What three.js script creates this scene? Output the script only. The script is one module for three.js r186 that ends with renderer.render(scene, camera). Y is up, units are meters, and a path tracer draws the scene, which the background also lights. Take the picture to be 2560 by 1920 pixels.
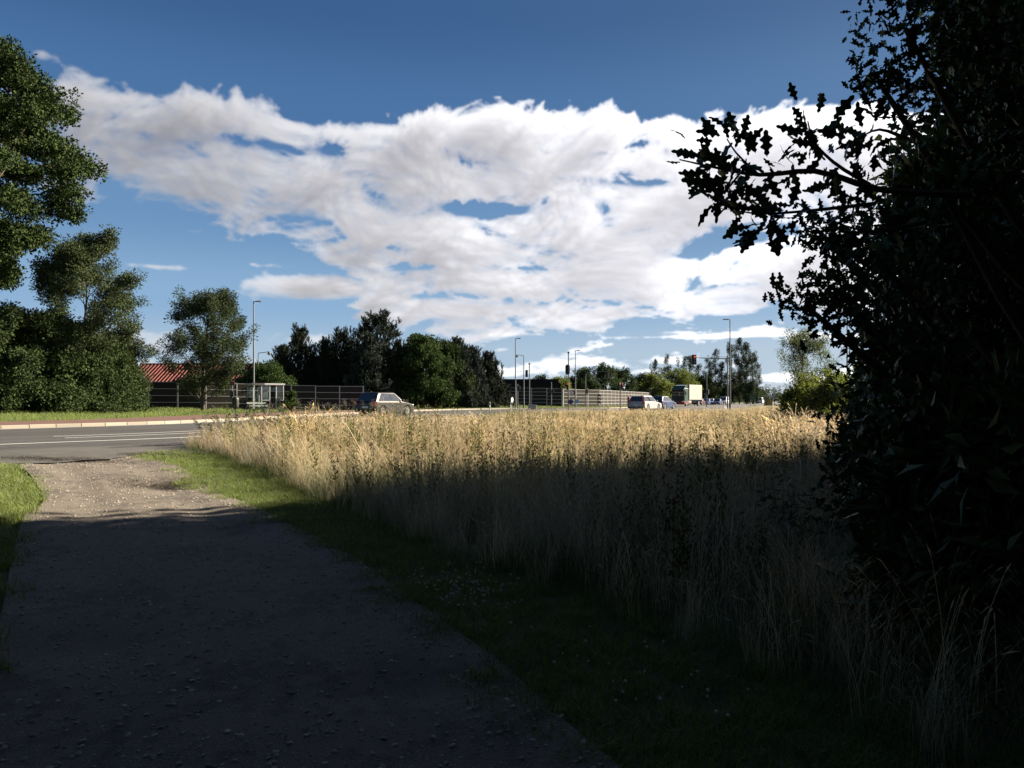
import * as THREE from 'three';
import { mergeGeometries } from 'three/addons/utils/BufferGeometryUtils.js';
import { RoundedBoxGeometry } from 'three/addons/geometries/RoundedBoxGeometry.js';
import { createNoise2D } from 'simplex-noise';

// ---------------------------------------------------------------- camera, sky, sun, exposure
const F = 1663.7, CX = 1106, HY = 865, EYE = 1.48;      // layout: lens in measuring units, eye height in metres
const EXPO = 4.6;
const scene = new THREE.Scene();
const camera = new THREE.PerspectiveCamera(53, 1024 / 768, 0.1, 6000);
camera.position.set(0, EYE, 0);
camera.lookAt(0, EYE, -10);
camera.setViewOffset(1024, 768, 0, -16.4, 1024, 768);    // lens shift: horizon a little below the middle
const renderer = new THREE.WebGLRenderer({ antialias: true });
renderer.setSize(1024, 768);
renderer.toneMapping = THREE.LinearToneMapping;
renderer.toneMappingExposure = EXPO;
renderer.shadowMap.enabled = true;

const RAD = Math.PI / 180;
const SUN_AZ = 65 * RAD, SUN_EL = 27 * RAD;
const sunDir = new THREE.Vector3(Math.sin(SUN_AZ) * Math.cos(SUN_EL), Math.sin(SUN_EL), -Math.cos(SUN_AZ) * Math.cos(SUN_EL));
const sun = new THREE.DirectionalLight(new THREE.Color().setRGB(1, 0.87, 0.68), 5);
sun.position.copy(sunDir).multiplyScalar(150);
sun.castShadow = true;
sun.shadow.mapSize.set(4096, 4096);
Object.assign(sun.shadow.camera, { left: -90, right: 90, top: 90, bottom: -90, near: 1, far: 500 });
scene.add(sun, sun.target);

function rng(seed) { let a = seed >>> 0; return () => { a = (a + 0x6D2B79F5) | 0; let t = Math.imul(a ^ (a >>> 15), 1 | a); t = (t + Math.imul(t ^ (t >>> 7), 61 | t)) ^ t; return ((t ^ (t >>> 14)) >>> 0) / 4294967296; }; }
const clamp = (v, a = 0, b = 1) => Math.min(b, Math.max(a, v));
const ss = (a, b, v) => { const t = clamp((v - a) / (b - a)); return t * t * (3 - 2 * t); };
const mix = (a, b, t) => a + (b - a) * t;
function lerpTable(tab, x) {
  if (x <= tab[0][0]) return tab[0][1];
  for (let i = 1; i < tab.length; i++) if (x <= tab[i][0]) { const t = (x - tab[i - 1][0]) / (tab[i][0] - tab[i - 1][0]); return mix(tab[i - 1][1], tab[i][1], t * t * (3 - 2 * t)); }
  return tab[tab.length - 1][1];
}

function makeSky() {
  const W = 4096, Hh = 2048, data = new Float32Array(W * Hh * 4);
  const n2 = createNoise2D(rng(11)), n2b = createNoise2D(rng(12));
  const deg = (px, py) => { const az = Math.atan((px - CX) / F); return [az / RAD, Math.atan((HY - py) / F * Math.cos(az)) / RAD]; };
  const top = [[-100, 215], [60, 195], [140, 172], [250, 185], [380, 192], [560, 222], [640, 250], [760, 262], [880, 258], [960, 236], [1100, 226], [1250, 230], [1400, 246], [1520, 258], [1600, 262], [1700, 250], [1850, 245], [2212, 235]].map(p => deg(...p));
  const bot = [[-100, 300], [60, 345], [200, 385], [330, 425], [430, 470], [560, 490], [650, 530], [720, 585], [800, 690], [900, 705], [1100, 715], [1280, 712], [1400, 685], [1520, 672], [1700, 675], [1850, 660], [2212, 655]].map(p => deg(...p));
  top.unshift([-50, 12], [-180, 8]); top.sort((a, b) => a[0] - b[0]); top.push([60, 19], [120, 14], [180, 8]);
  bot.unshift([-50, 14], [-180, 12]); bot.sort((a, b) => a[0] - b[0]); bot.push([60, 7], [120, 11], [180, 12]);
  const holes = [[1040, 450, 85, 22, 1.25], [1110, 440, 60, 16, 0.7], [985, 438, 40, 14, 0.6], [1530, 522, 80, 24, 1.3], [1600, 505, 60, 18, 0.7], [1480, 545, 60, 14, 0.7], [700, 322, 45, 16, 0.9], [1375, 398, 70, 12, 0.8], [1330, 330, 50, 10, 0.6], [840, 262, 60, 12, 0.7], [640, 565, 90, 34, 1.1], [880, 582, 100, 9, 0.6], [800, 532, 60, 12, 0.6], [230, 262, 60, 22, 0.5], [520, 305, 60, 14, 0.5], [600, 245, 60, 14, 0.6], [340, 300, 40, 14, 0.4], [1200, 655, 160, 6, 0.5], [960, 648, 120, 6, 0.5], [1330, 668, 110, 8, 0.7], [1000, 512, 60, 8, 0.5], [1150, 590, 90, 6, 0.4], [780, 380, 60, 10, 0.35], [1560, 620, 90, 7, 0.4]];
  const adds = [[700, 620, 120, 26, 1.6], [640, 632, 70, 14, 0.8], [340, 576, 85, 7, 0.75], [560, 572, 130, 7, 0.5], [230, 425, 60, 12, 0.45], [85, 120, 34, 18, 0.5], [670, 205, 26, 12, 0.35], [1560, 726, 320, 5, 0.95], [1640, 714, 44, 12, 1.2], [1600, 722, 60, 7, 0.9], [1420, 720, 140, 5, 0.6], [1280, 785, 260, 18, 0.68], [1130, 800, 160, 20, 0.55], [1420, 800, 140, 12, 0.5], [1270, 845, 700, 26, 0.45], [1720, 812, 90, 14, 0.9], [270, 740, 170, 28, 0.7], [620, 730, 110, 16, 0.5], [1880, 726, 200, 6, 0.95], [2020, 800, 260, 24, 0.9], [450, 800, 400, 30, 0.45], [1080, 755, 26, 7, 0.55]];
  const conv = a => a.map(([px, py, wx, wy, k]) => { const c = deg(px, py), e = deg(px + wx, py), u = deg(px, py - wy); return [c[0], c[1], 1 / (e[0] - c[0]), 1 / (u[1] - c[1]), k]; });
  const H2 = conv(holes), A2 = conv(adds);
  const fbm = (x, y, o) => { let s = 0, a = 0.5, f = 1; for (let i = 0; i < o; i++) { s += a * n2(x * f + i * 7.3, y * f - i * 3.1); f *= 2.07; a *= 0.5; } return s; };
  const puff = (x, y, o) => { let s = 0, a = 0.5, f = 1; for (let i = 0; i < o; i++) { s += a * (0.42 - Math.abs(n2b(x * f + i * 5.7, y * f + i * 2.9))); f *= 2.1; a *= 0.56; } return s; };
  const nA = 1440, topT = new Float32Array(nA), botT = new Float32Array(nA);
  for (let i = 0; i < nA; i++) { const az = i / nA * 360 - 180; topT[i] = lerpTable(top, az); botT[i] = lerpTable(bot, az); }
  function dens(az, el, oct) {
    const X = az * 0.10, Z = 3.0 * Math.log(el + 6);
    const wx = n2b(X * 0.9, Z * 0.9) * 0.22, wz = n2b(X * 0.9 + 50, Z * 0.9) * 0.14;
    const n = fbm(X * 1.15 + wx, Z * 1.35 + wz, oct) * 0.95 + puff(X * 2.6 + wx * 2, Z * 3.1 + wz * 2, Math.max(2, oct - 1)) * 0.9;
    const k = Math.floor((az + 180) * 4) % nA;
    const inside = Math.min((topT[k] - el) / 0.75, (el - botT[k]) / 1.6);
    let D = clamp(inside, -3, 0.9) * 0.66 + n * 1.2 + 0.14;
    const ad = Math.abs(az);
    if (ad < 40) {
      const za = az + n * 1.5 + wx * 5, ze = el + n * 0.5 + wz * 2;
      for (const h of H2) { const a = (za - h[0]) * h[2], b = (ze - h[1]) * h[3], g = a * a + b * b; if (g < 7) D -= h[4] * 1.1 * Math.exp(-g * 0.9); }
      let S = -1; for (const h of A2) { const a = (az - h[0]) * h[2], b = (el - h[1]) * h[3], g = a * a + b * b; if (g < 9) S = Math.max(S, h[4] * Math.exp(-g) * 1.5 - 0.62); }
      D = Math.max(D, S + n * 0.8);
    }
    if (ad > 33 || el > 26) {      // the rest of the sky: scattered fair-weather cloud
      const w = Math.max(ss(33, 48, ad), ss(26, 34, el));
      const g = fbm(X * 0.8 + 5, Z * 1.3 + 9, Math.min(oct, 5)) * 1.5 - 0.42 - ss(30, 60, el) * 0.5;
      D = mix(D, Math.max(g, D * ss(120, 60, ad)), w);
    }
    return D;
  }
  const grad = [[0, [0.52, 0.62, 0.71]], [3, [0.42, 0.56, 0.70]], [7, [0.265, 0.44, 0.66]], [13, [0.15, 0.295, 0.52]], [20, [0.072, 0.175, 0.375]], [27, [0.045, 0.118, 0.28]], [45, [0.03, 0.085, 0.215]], [90, [0.024, 0.07, 0.18]]];
  const gcol = [0, 1, 2].map(c => grad.map(g => [g[0], g[1][c]]));
  const half = Hh / 2; const avg = [0, 0, 0]; let cnt = 0;
  const prev = new Float32Array(4);
  for (let j = half; j < Hh; j++) {
    const el = ((j + 0.5) / Hh - 0.5) * 180, oct = el > 40 ? 3 : 6;
    const base = gcol.map(g => lerpTable(g, el));
    for (let i = 0; i < W; i++) {
      const phi = ((i + 0.5) / W - 0.5) * 2 * Math.PI;           // atan2(z, x)
      let az = Math.atan2(Math.cos(phi), -Math.sin(phi)) / RAD;  // right of forward
      const front = Math.abs(az) < 40;
      const o = front ? oct : Math.min(oct, 4);
      const D = dens(az, el, o);
      const cosS = Math.cos(el * RAD) * Math.cos(SUN_EL) * Math.cos((az * RAD) - SUN_AZ) + Math.sin(el * RAD) * Math.sin(SUN_EL);
      const glow = Math.pow(Math.max(0, cosS), 4);
      let r = base[0] * (1 + 0.9 * glow) + 0.03 * glow, g = base[1] * (1 + 0.45 * glow) + 0.03 * glow, b = base[2] * (1 + 0.2 * glow) + 0.02 * glow;
      const al = 1 - Math.exp(-2.6 * Math.max(0, D + 0.06) ** mix(1.15, 1.0, ss(-24, -6, az)) * mix(0.75, 1.35, ss(-26, 4, az)));
      if (al > 0.003) {
        // light through the cloud: thickness towards the sun and above
        const o2 = Math.max(3, o - 2), t1 = Math.max(0, dens(az + 0.5, el + 0.55, o2 + 1)), t2 = Math.max(0, dens(az + 1.3, el + 1.3, o2)), t3 = Math.max(0, dens(az + 2.6, el + 2.3, 3));
        const tau = Math.max(0, D) * 0.25 + t1 * 0.35 + t2 * 0.5 + t3 * 0.35;
        const lit = Math.exp(-tau * 1.0);
        const side = mix(0.76, 1.75, ss(-34, 30, az)) * (Math.abs(az) > 60 ? mix(1, 0.6, ss(70, 150, Math.abs(az))) : 1);
        const v = (0.30 + 0.78 * lit) * side;
        const a = Math.min(0.985, al);
        r = mix(r, v * 1.0, a); g = mix(g, v * 0.985, a); b = mix(b, v * (0.985 + 0.08 * (1 - lit)), a);
      }
      const k = (j * W + i) * 4;
      data[k] = r / EXPO; data[k + 1] = g / EXPO; data[k + 2] = b / EXPO; data[k + 3] = 1;
      if (j < half + 20) { avg[0] += data[k]; avg[1] += data[k + 1]; avg[2] += data[k + 2]; cnt++; }
    }
  }
  for (let k = 0; k < half * W; k++) { data[k * 4] = avg[0] / cnt * 0.4; data[k * 4 + 1] = avg[1] / cnt * 0.4; data[k * 4 + 2] = avg[2] / cnt * 0.35; data[k * 4 + 3] = 1; }
  const t = new THREE.DataTexture(data, W, Hh, THREE.RGBAFormat, THREE.FloatType);
  t.mapping = THREE.EquirectangularReflectionMapping;
  t.magFilter = t.minFilter = THREE.LinearFilter; t.needsUpdate = true;
  return t;
}
const skyTex = makeSky();
scene.background = skyTex; scene.environment = skyTex;
console.log('sky done');

// ---------------------------------------------------------------- helpers
const col = (r, g, b) => new THREE.Color().setRGB(r, g, b);
const mat = (c, rough = 0.8, more = {}) => new THREE.MeshPhysicalMaterial({ color: Array.isArray(c) ? col(...c) : c, roughness: rough, ...more });
const leafMat = (c, tr = 0.35, rough = 0.6) => new THREE.MeshPhysicalMaterial({ color: col(...c), roughness: tr ? 0.95 : rough, transmission: tr, thickness: 0, side: THREE.DoubleSide, specularIntensity: 0.35 });
const names = {};
const numbered = n => { const k = names[n] = (names[n] ?? -1) + 1; return k ? `${n}_${String(k).padStart(3, '0')}` : n; };
function tag(o, label, category, group, kind) { if (label) o.userData.label = label; if (category) o.userData.category = category; if (group) o.userData.group = group; if (kind) o.userData.kind = kind; return o; }
function thing(name, label, category, [x, y, z], turn = 0, group) { const o = new THREE.Group(); o.name = numbered(name); scene.add(o); o.position.set(x, y, z); o.rotation.y = turn; return tag(o, label, category, group); }
function part(parent, name, geo, m, kind) { const o = new THREE.Mesh(geo, m); o.name = name; o.castShadow = o.receiveShadow = true; parent.add(o); if (kind) o.userData.kind = kind; return o; }
function struct(name, geo, m, label, category) { const o = part(scene, numbered(name), geo, m, 'structure'); return tag(o, label, category); }
const box = (w, h, d, x = 0, y = 0, z = 0, r = 0) => { const g = r ? new RoundedBoxGeometry(w, h, d, 2, r) : new THREE.BoxGeometry(w, h, d); g.translate(x, y, z); return g; };
const cyl = (r0, r1, h, x = 0, y = 0, z = 0, n = 10) => { const g = new THREE.CylinderGeometry(r1, r0, h, n); g.translate(x, y + h / 2, z); return g; };
const flat = g => { const o = g.index ? g.toNonIndexed() : g; return o; };
const merge = list => { const a = list.map(g => { const o = flat(g); for (const k of Object.keys(o.attributes)) if (k !== 'position' && k !== 'normal' && k !== 'uv') o.deleteAttribute(k); return o; }); const uv = a.every(g => g.attributes.uv); if (!uv) a.forEach(g => g.deleteAttribute('uv')); return mergeGeometries(a); };
const V = (x, y, z) => new THREE.Vector3(x, y, z);
function geo(pos, idx, uv) { const g = new THREE.BufferGeometry(); g.setAttribute('position', new THREE.Float32BufferAttribute(pos, 3)); if (uv) g.setAttribute('uv', new THREE.Float32BufferAttribute(uv, 2)); if (idx) g.setIndex(idx); g.computeVertexNormals(); return g; }
// a tapered bent limb through points, radii r0 -> r1
function limb(pts, r0, r1, n = 6) {
  const P = pts.length > 2 ? new THREE.CatmullRomCurve3(pts).getPoints((pts.length - 1) * 3) : pts, pos = [], idx = [];
  for (let i = 0; i < P.length; i++) {
    const t = P[Math.min(i + 1, P.length - 1)].clone().sub(P[Math.max(i - 1, 0)]).normalize();
    const a = Math.abs(t.y) > 0.9 ? V(1, 0, 0) : V(0, 1, 0), u = a.clone().cross(t).normalize(), w = t.clone().cross(u), r = mix(r0, r1, i / (P.length - 1));
    for (let k = 0; k < n; k++) { const th = k / n * Math.PI * 2, p = P[i].clone().addScaledVector(u, Math.cos(th) * r).addScaledVector(w, Math.sin(th) * r); pos.push(p.x, p.y, p.z); }
    if (i) for (let k = 0; k < n; k++) { const a0 = (i - 1) * n + k, a1 = (i - 1) * n + (k + 1) % n, b0 = a0 + n, b1 = a1 + n; idx.push(a0, a1, b0, a1, b1, b0); }
  }
  return geo(pos, idx);
}
// a slab on four corner points, with thickness towards the outside
function slab(p, out, t = 0.012) {
  const o = out.clone().normalize().multiplyScalar(t), q = p.map(v => v.clone().add(o)), all = [...p, ...q], pos = [];
  for (const f of [[4, 5, 6], [4, 6, 7], [0, 1, 5], [0, 5, 4], [1, 2, 6], [1, 6, 5], [2, 3, 7], [2, 7, 6], [3, 0, 4], [3, 4, 7], [0, 2, 1], [0, 3, 2]]) for (const k of f) pos.push(all[k].x, all[k].y, all[k].z);
  return geo(pos);
}
// tileable value noise texture
function tileTex(size, seed, layers, fn, opt = {}) {
  const R = rng(seed), L = layers.map(n => { const a = new Float32Array(n * n); for (let i = 0; i < a.length; i++) a[i] = R(); return [n, a]; });
  const at = (l, u, v) => { const [n, a] = L[l]; const x = u * n, y = v * n, i = Math.floor(x), j = Math.floor(y), fx = x - i, fy = y - j, sx = fx * fx * (3 - 2 * fx), sy = fy * fy * (3 - 2 * fy); const g = (p, q) => a[((q % n + n) % n) * n + (p % n + n) % n]; return mix(mix(g(i, j), g(i + 1, j), sx), mix(g(i, j + 1), g(i + 1, j + 1), sx), sy); };
  const d = new Uint8Array(size * size * 4);
  for (let j = 0; j < size; j++) for (let i = 0; i < size; i++) { const c = fn(L.map((_, l) => at(l, i / size, j / size)), i / size, j / size, at), k = (j * size + i) * 4; for (let q = 0; q < 3; q++) d[k + q] = clamp(c[q], 0, 1) * 255; d[k + 3] = 255; }
  const t = new THREE.DataTexture(d, size, size, THREE.RGBAFormat); t.wrapS = t.wrapT = THREE.RepeatWrapping; t.magFilter = THREE.LinearFilter; t.minFilter = THREE.LinearMipmapLinearFilter; t.generateMipmaps = true;
  if (!opt.linear) t.colorSpace = THREE.SRGBColorSpace; t.needsUpdate = true; return t;
}

// ---------------------------------------------------------------- layout of the ground
const XX = (px, d) => (px - CX) / F * d;
const YY = (py, d) => EYE + (HY - py) / F * d;
function curve(pts, n = 240) { return new THREE.CatmullRomCurve3(pts.map(p => V(p[0], 0, p[1])), false, 'centripetal').getPoints(n).map(p => [p.x, p.z]); }
function sd(poly, x, d) {           // signed distance to a polyline in plan, positive on its right side
  let best = 1e9, s = 1;
  for (let i = 1; i < poly.length; i++) {
    const [ax, ad] = poly[i - 1], [bx, bd] = poly[i], ux = bx - ax, ud = bd - ad, t = clamp(((x - ax) * ux + (d - ad) * ud) / (ux * ux + ud * ud)), ex = x - ax - ux * t, ed = d - ad - ud * t, q = ex * ex + ed * ed;
    if (q < best) { best = q; s = ux * (d - ad) - ud * (x - ax) > 0 ? -1 : 1; }
  }
  return Math.sqrt(best) * s;
}
function offset(poly, k) { return poly.map((p, i) => { const a = poly[Math.max(0, i - 1)], b = poly[Math.min(poly.length - 1, i + 1)], ux = b[0] - a[0], ud = b[1] - a[1], l = Math.hypot(ux, ud); return [p[0] + ud / l * k, p[1] - ux / l * k]; }); }
const edgePts = [[-66.4, -47], [-40.9, -16.2], [-12.3, 18.5], [-9.41, 22], [-7, 27], [-5.8, 33], [-5.2, 43], [-2.8, 55], [4.2, 64], [13.5, 71.5], [25, 92], [39, 140], [58, 185], [86, 240], [126, 320], [240, 600], [420, 1000]];
const farPts = [[-66, -41], [-41.4, -4.7], [-19, 28.5], [-15.4, 35.5], [-14.2, 46], [-13, 58], [-10.5, 72], [-6, 85], [0, 94], [9, 100], [15, 106], [23.5, 140], [37, 185], [62, 240], [100, 320], [210, 600], [380, 1000]];
const edgeLine = curve(edgePts), nearEdge = offset(edgeLine, 3.4), farEdge = curve(farPts);
const nearC = curve(offset(edgePts, 3.4), 60), farC = curve(farPts, 60);
function H(x, d) {
  const a = sd(nearC, x, d);
  if (a > 0) return 0.4 * (1 - ss(0.5, 10, a));
  const b = -sd(farC, x, d);
  return b > 0 ? 0.4 + 0.3 * ss(6, 20, b) : 0.4;
}
function gp(px, py) { let d = F * EYE / (py - HY); for (let i = 0; i < 60; i++) { const h = EYE - H(XX(px, d), d); d = mix(d, F * h / (py - HY), 0.5); } return [XX(px, d), d]; }
const baseAt = (px, d) => { const x = XX(px, d); return [x, H(x, d), -d]; };
const pathR = [[6.5, -9], [4.4, -5], [1.7, 0.6], ...[[1330, 1659], [1180, 1530], [1085, 1440], [960, 1350], [850, 1270], [740, 1192], [640, 1142], [540, 1092], [470, 1068], [428, 1040], [380, 1005], [310, 984]].map(p => gp(...p)), [-6.2, 18.2]];
const pathL = [[3.8, -11], [1.4, -6], [-1.2, 0.4], ...[[-180, 1659], [-60, 1480], [0, 1340], [18, 1250], [36, 1165], [55, 1115], [92, 1088], [78, 1048], [40, 1012], [-40, 1000]].map(p => gp(...p)), [-10.5, 13.6]];
const meadowEdge = curve([[9, -12], [6.2, -4], [3.4, 1.6], ...[[1900, 1640], [1700, 1520], [1450, 1400], [1250, 1310], [1080, 1250], [900, 1185], [760, 1120], [640, 1062], [560, 1022], [480, 992], [405, 968]].map(p => gp(...p)), [-6.3, 20.3], [-4.2, 24], [-2.2, 31], [-1.5, 42], [1, 53], [6.6, 60.5], [16.5, 68], [29, 91]], 120).map(p => p);
const pathRC = curve(pathR, 90), pathLC = curve(pathL, 90);

// ---------------------------------------------------------------- ground, path, road
const soilTex = tileTex(512, 3, [5, 17, 61, 256], n => { const a = 0.30 * n[0] + 0.25 * n[1] + 0.2 * n[2] + 0.25 * n[3]; return [0.13 + 0.16 * a, 0.15 + 0.17 * a + 0.02 * n[1], 0.05 + 0.07 * a]; });
const gravelTex = tileTex(1024, 4, [6, 23, 180, 430, 1024], n => { const g = n[3] * 0.45 + n[4] * 0.35 + n[2] * 0.2; const s = n[4] > 0.93 ? 0.16 : 0; const dirt = ss(0.5, 0.8, n[0] * 0.5 + n[1] * 0.5) * 0.12; const v = 0.165 + 0.30 * g + s * 0.8 - dirt * 0.7; return [v * 1.05, v * 0.965, v * 0.865]; });
const gravelBump = tileTex(1024, 4, [6, 23, 180, 430, 1024], n => { const g = n[3] * 0.5 + n[4] * 0.3 + n[2] * 0.3; return [g, g, g]; }, { linear: true });
const asphaltTex = tileTex(1024, 5, [3, 9, 40, 512, 1024], n => { const v = 0.105 + 0.035 * n[0] + 0.04 * n[1] + 0.03 * n[2] + 0.07 * n[3] + 0.085 * n[4]; return [v * 1.03, v, v * 0.96]; });
const roadTex = tileTex(1024, 8, [4, 14, 30, 512, 1024, 5], (n, u, v, at) => { const lanes = at(2, u, v * 0.07) * 0.6 + at(1, u, v * 0.14) * 0.4, stain = ss(0.62, 0.85, n[1] * 0.5 + at(2, u, v * 0.25) * 0.5); const patch_ = at(0, u, v) > 0.78 ? -0.03 : 0; const crack = Math.abs(at(5, u, v) + 0.35 * (n[1] - 0.5) - 0.5) < 0.006 ? -0.06 : 0; const c = 0.07 + 0.095 * lanes + 0.02 * n[0] + 0.06 * n[3] + 0.07 * n[4] - 0.035 * stain + patch_ + crack; return [c * 1.02, c, c * 0.985]; });
const asphaltBump = tileTex(512, 6, [200, 512], n => { const g = n[0] * 0.5 + n[1] * 0.5; return [g, g, g]; }, { linear: true });
const redTex = tileTex(512, 7, [4, 14, 256, 512], n => { const v = 0.85 + 0.12 * n[0] + 0.1 * n[1] + 0.16 * n[2] + 0.14 * n[3]; return [0.28 * v, 0.185 * v, 0.155 * v]; });
const M = {
  soil: mat(0xffffff, 0.95, { map: soilTex }),
  gravel: mat(0xffffff, 0.92, { map: gravelTex, bumpMap: gravelBump, bumpScale: 0.006 }),
  asphalt: mat(0xffffff, 0.85, { map: asphaltTex, bumpMap: asphaltBump, bumpScale: 0.004 }),
  road: mat(0xffffff, 0.8, { map: roadTex, bumpMap: asphaltBump, bumpScale: 0.004 }),
  red: mat(0xffffff, 0.9, { map: redTex }),
  kerb: mat([0.22, 0.195, 0.16], 0.9), kerb2: mat([0.19, 0.17, 0.14], 0.9), kerb3: mat([0.25, 0.22, 0.18], 0.9),
  paint: mat([0.5, 0.5, 0.49], 0.7),
  steel: mat([0.36, 0.38, 0.40], 0.42, { metalness: 0.85 }), galv: mat([0.10, 0.107, 0.115], 0.55, { metalness: 0.3 }), whiteMetal: mat([0.33, 0.33, 0.325], 0.5, { metalness: 0.1 }),
  black: mat([0.012, 0.012, 0.013], 0.55), dark: mat([0.03, 0.03, 0.032], 0.6), rubber: mat([0.018, 0.018, 0.018], 0.9),
  glass: mat([0.86, 0.92, 0.9], 0.03, { transmission: 1, thickness: 0, side: THREE.DoubleSide }),
  carGlass: mat([0.012, 0.015, 0.018], 0.04, { specularIntensity: 1, clearcoat: 1, clearcoatRoughness: 0.02 }),
  bark: mat([0.055, 0.042, 0.03], 0.95), barkGrey: mat([0.10, 0.085, 0.066], 0.95),
  redLens: mat([0.2, 0.01, 0.008], 0.2, { emissive: col(1, 0.13, 0.08), emissiveIntensity: 0.14 }), offLens: mat([0.03, 0.02, 0.01], 0.15),
  tail: mat([0.34, 0.012, 0.012], 0.12, { clearcoat: 1 }), lampGlass: mat([0.75, 0.77, 0.78], 0.08, { clearcoat: 1 }), plate: mat([0.6, 0.6, 0.58], 0.5), rim: mat([0.22, 0.22, 0.225], 0.35, { metalness: 0.8 }),
};
// one terrain sheet, fine near the camera and coarse towards the horizon
{
  const xs = [], ds = []; const grow = (arr, a, b, s0, k) => { let v = a, s = s0; while (v < b) { arr.push(v); v += s; s *= k; } arr.push(b); };
  const right = []; grow(right, 0, 1800, 0.5, 1.055); for (const v of [...right].reverse()) if (v > 0) xs.push(-v); xs.push(...right);
  const back = []; grow(back, 0, 60, 0.6, 1.12); for (const v of [...back].reverse()) if (v > 0) ds.push(-v); grow(ds, 0, 2600, 0.5, 1.028);
  const pos = [], idx = [], uv = [], nx = xs.length;
  for (const d of ds) for (const x of xs) { const sink = d < 20 && d > -14 && x < 12 && x > -16 ? 0.12 * ss(0.05, 0.7, Math.min(-sd(pathRC, x, d), sd(pathLC, x, d))) * ss(0, 1.2, sd(nearC, x, d)) : 0; pos.push(x, H(x, d) - sink, -d); uv.push(x / 3.1, d / 3.1); }
  for (let j = 0; j < ds.length - 1; j++) for (let i = 0; i < nx - 1; i++) { const a = j * nx + i, b = a + 1, c = a + nx, e = c + 1; idx.push(a, b, c, b, e, c); }
  struct('ground', geo(pos, idx, uv), M.soil, 'soil of the meadow and verges under the grass', 'ground');
}
function ribbon(A, B, nAcross, lift, uvS) {
  const pos = [], idx = [], uv = [], m = nAcross + 1;
  for (let i = 0; i < A.length; i++) for (let k = 0; k < m; k++) { const t = k / nAcross, x = mix(A[i][0], B[i][0], t), d = mix(A[i][1], B[i][1], t); pos.push(x, (typeof lift === 'function' ? lift(x, d, t, i) : H(x, d) + lift), -d); uv.push(x / uvS, d / uvS); }
  for (let i = 0; i < A.length - 1; i++) for (let k = 0; k < nAcross; k++) { const a = i * m + k, b = a + 1, c = a + m, e = c + 1; idx.push(a, b, c, b, e, c); }
  return geo(pos, idx, uv);
}
const nPot = createNoise2D(rng(31));
const pits = [[...gp(355, 1047), 0.75, 0.5], [...gp(120, 994), 1.3, 0.35], [...gp(340, 984), 0.6, 0.25], [...gp(460, 1150), 0.7, 0.5], [...gp(880, 1480), 0.35, 0.3], [...gp(180, 1390), 0.5, 0.45]];
const pathY = (x, d) => { const a_ = -sd(pathRC, x, d), b_ = sd(pathLC, x, d), w_ = a_ / Math.max(0.2, a_ + b_); let y = H(x, d) + 0.02 - 0.022 * (Math.exp(-(((w_ - 0.27) / 0.09) ** 2)) + Math.exp(-(((w_ - 0.75) / 0.09) ** 2))) + nPot(x * 1.1, d * 1.1) * 0.007 + nPot(x * 4, d * 4) * 0.0025; for (const [a, b, r, q] of pits) { const g = ((x - a) / r) ** 2 + ((d - b) / q) ** 2; if (g < 6) y -= 0.055 * Math.exp(-g * 1.2); } return y; };
struct('gravel_path', ribbon(pathLC, pathRC, 36, pathY, 1.7), M.gravel, 'gravel track leading to the road', 'path');
const roadY = 0.42;
const roadGeo = ribbon(farEdge, nearEdge, 10, 0, 6);
{ const uv = roadGeo.attributes.uv; let s = 0; for (let i = 0; i < farEdge.length; i++) { if (i) s += Math.hypot(nearEdge[i][0] - nearEdge[i - 1][0], nearEdge[i][1] - nearEdge[i - 1][1]); const w = Math.hypot(nearEdge[i][0] - farEdge[i][0], nearEdge[i][1] - farEdge[i][1]); for (let k = 0; k < 11; k++) uv.setXY(i * 11 + k, (1 - k / 10) * w / 13, s / 13); } }
struct('road', roadGeo, M.road, 'asphalt main road bending away to the junction', 'road');
scene.getObjectByName('road').geometry.attributes.position.array.forEach((v, i, a) => { if (i % 3 === 1) a[i] = roadY; });
{ // apron where the track meets the road
  const wob = createNoise2D(rng(41)), sel = offset(nearEdge, -0.7).map((q, i) => [q, nearEdge[i]]), dense = curve(offset(edgePts, 3.4), 2400), inner = offset(dense, -0.7), outer = dense.map((q, i) => q);
  const ids = dense.map((q, i) => i).filter(i => dense[i][1] > 8 && dense[i][1] < 20.5), n = ids.length;
  const s = ids.map(i => inner[i]), far = offset(dense, 1), e = ids.map((i, k) => { const t = k / n, w = 2.5 * ss(0, 0.06, t) * ss(1, 0.72, t) + 0.05 + 0.28 * wob(k * 0.05, 1) + 0.12 * wob(k * 0.21, 4), q = dense[i], f = far[i]; return [q[0] + (f[0] - q[0]) * w, q[1] + (f[1] - q[1]) * w]; });
  struct('apron', ribbon(s, e, 8, (x, d) => Math.max(H(x, d) + 0.016, pathY(x, d) + 0.012), 6), M.asphalt, 'worn asphalt apron between road and gravel track', 'road');
}
function strip(name, poly, o, w, i0, i1, y, m, label) {
  const a = offset(poly, o - w / 2).slice(i0, i1), b = offset(poly, o + w / 2).slice(i0, i1);
  return struct(name, ribbon(a, b, 1, () => y, 1), m, label, 'marking');
}
const inD = (poly, d0, d1) => { const k = poly.map((p, i) => [p, i]).filter(([p]) => p[1] >= d0 && p[1] <= d1); return [k[0][1], k[k.length - 1][1] + 1]; };
const fine = curve(edgePts, 1400), fineFar = curve(farPts, 1400);
strip('edge_line', fine, 0, 0.16, 0, 1100, roadY + 0.005, M.paint, 'continuous white edge line along the near side of the road');
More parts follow.
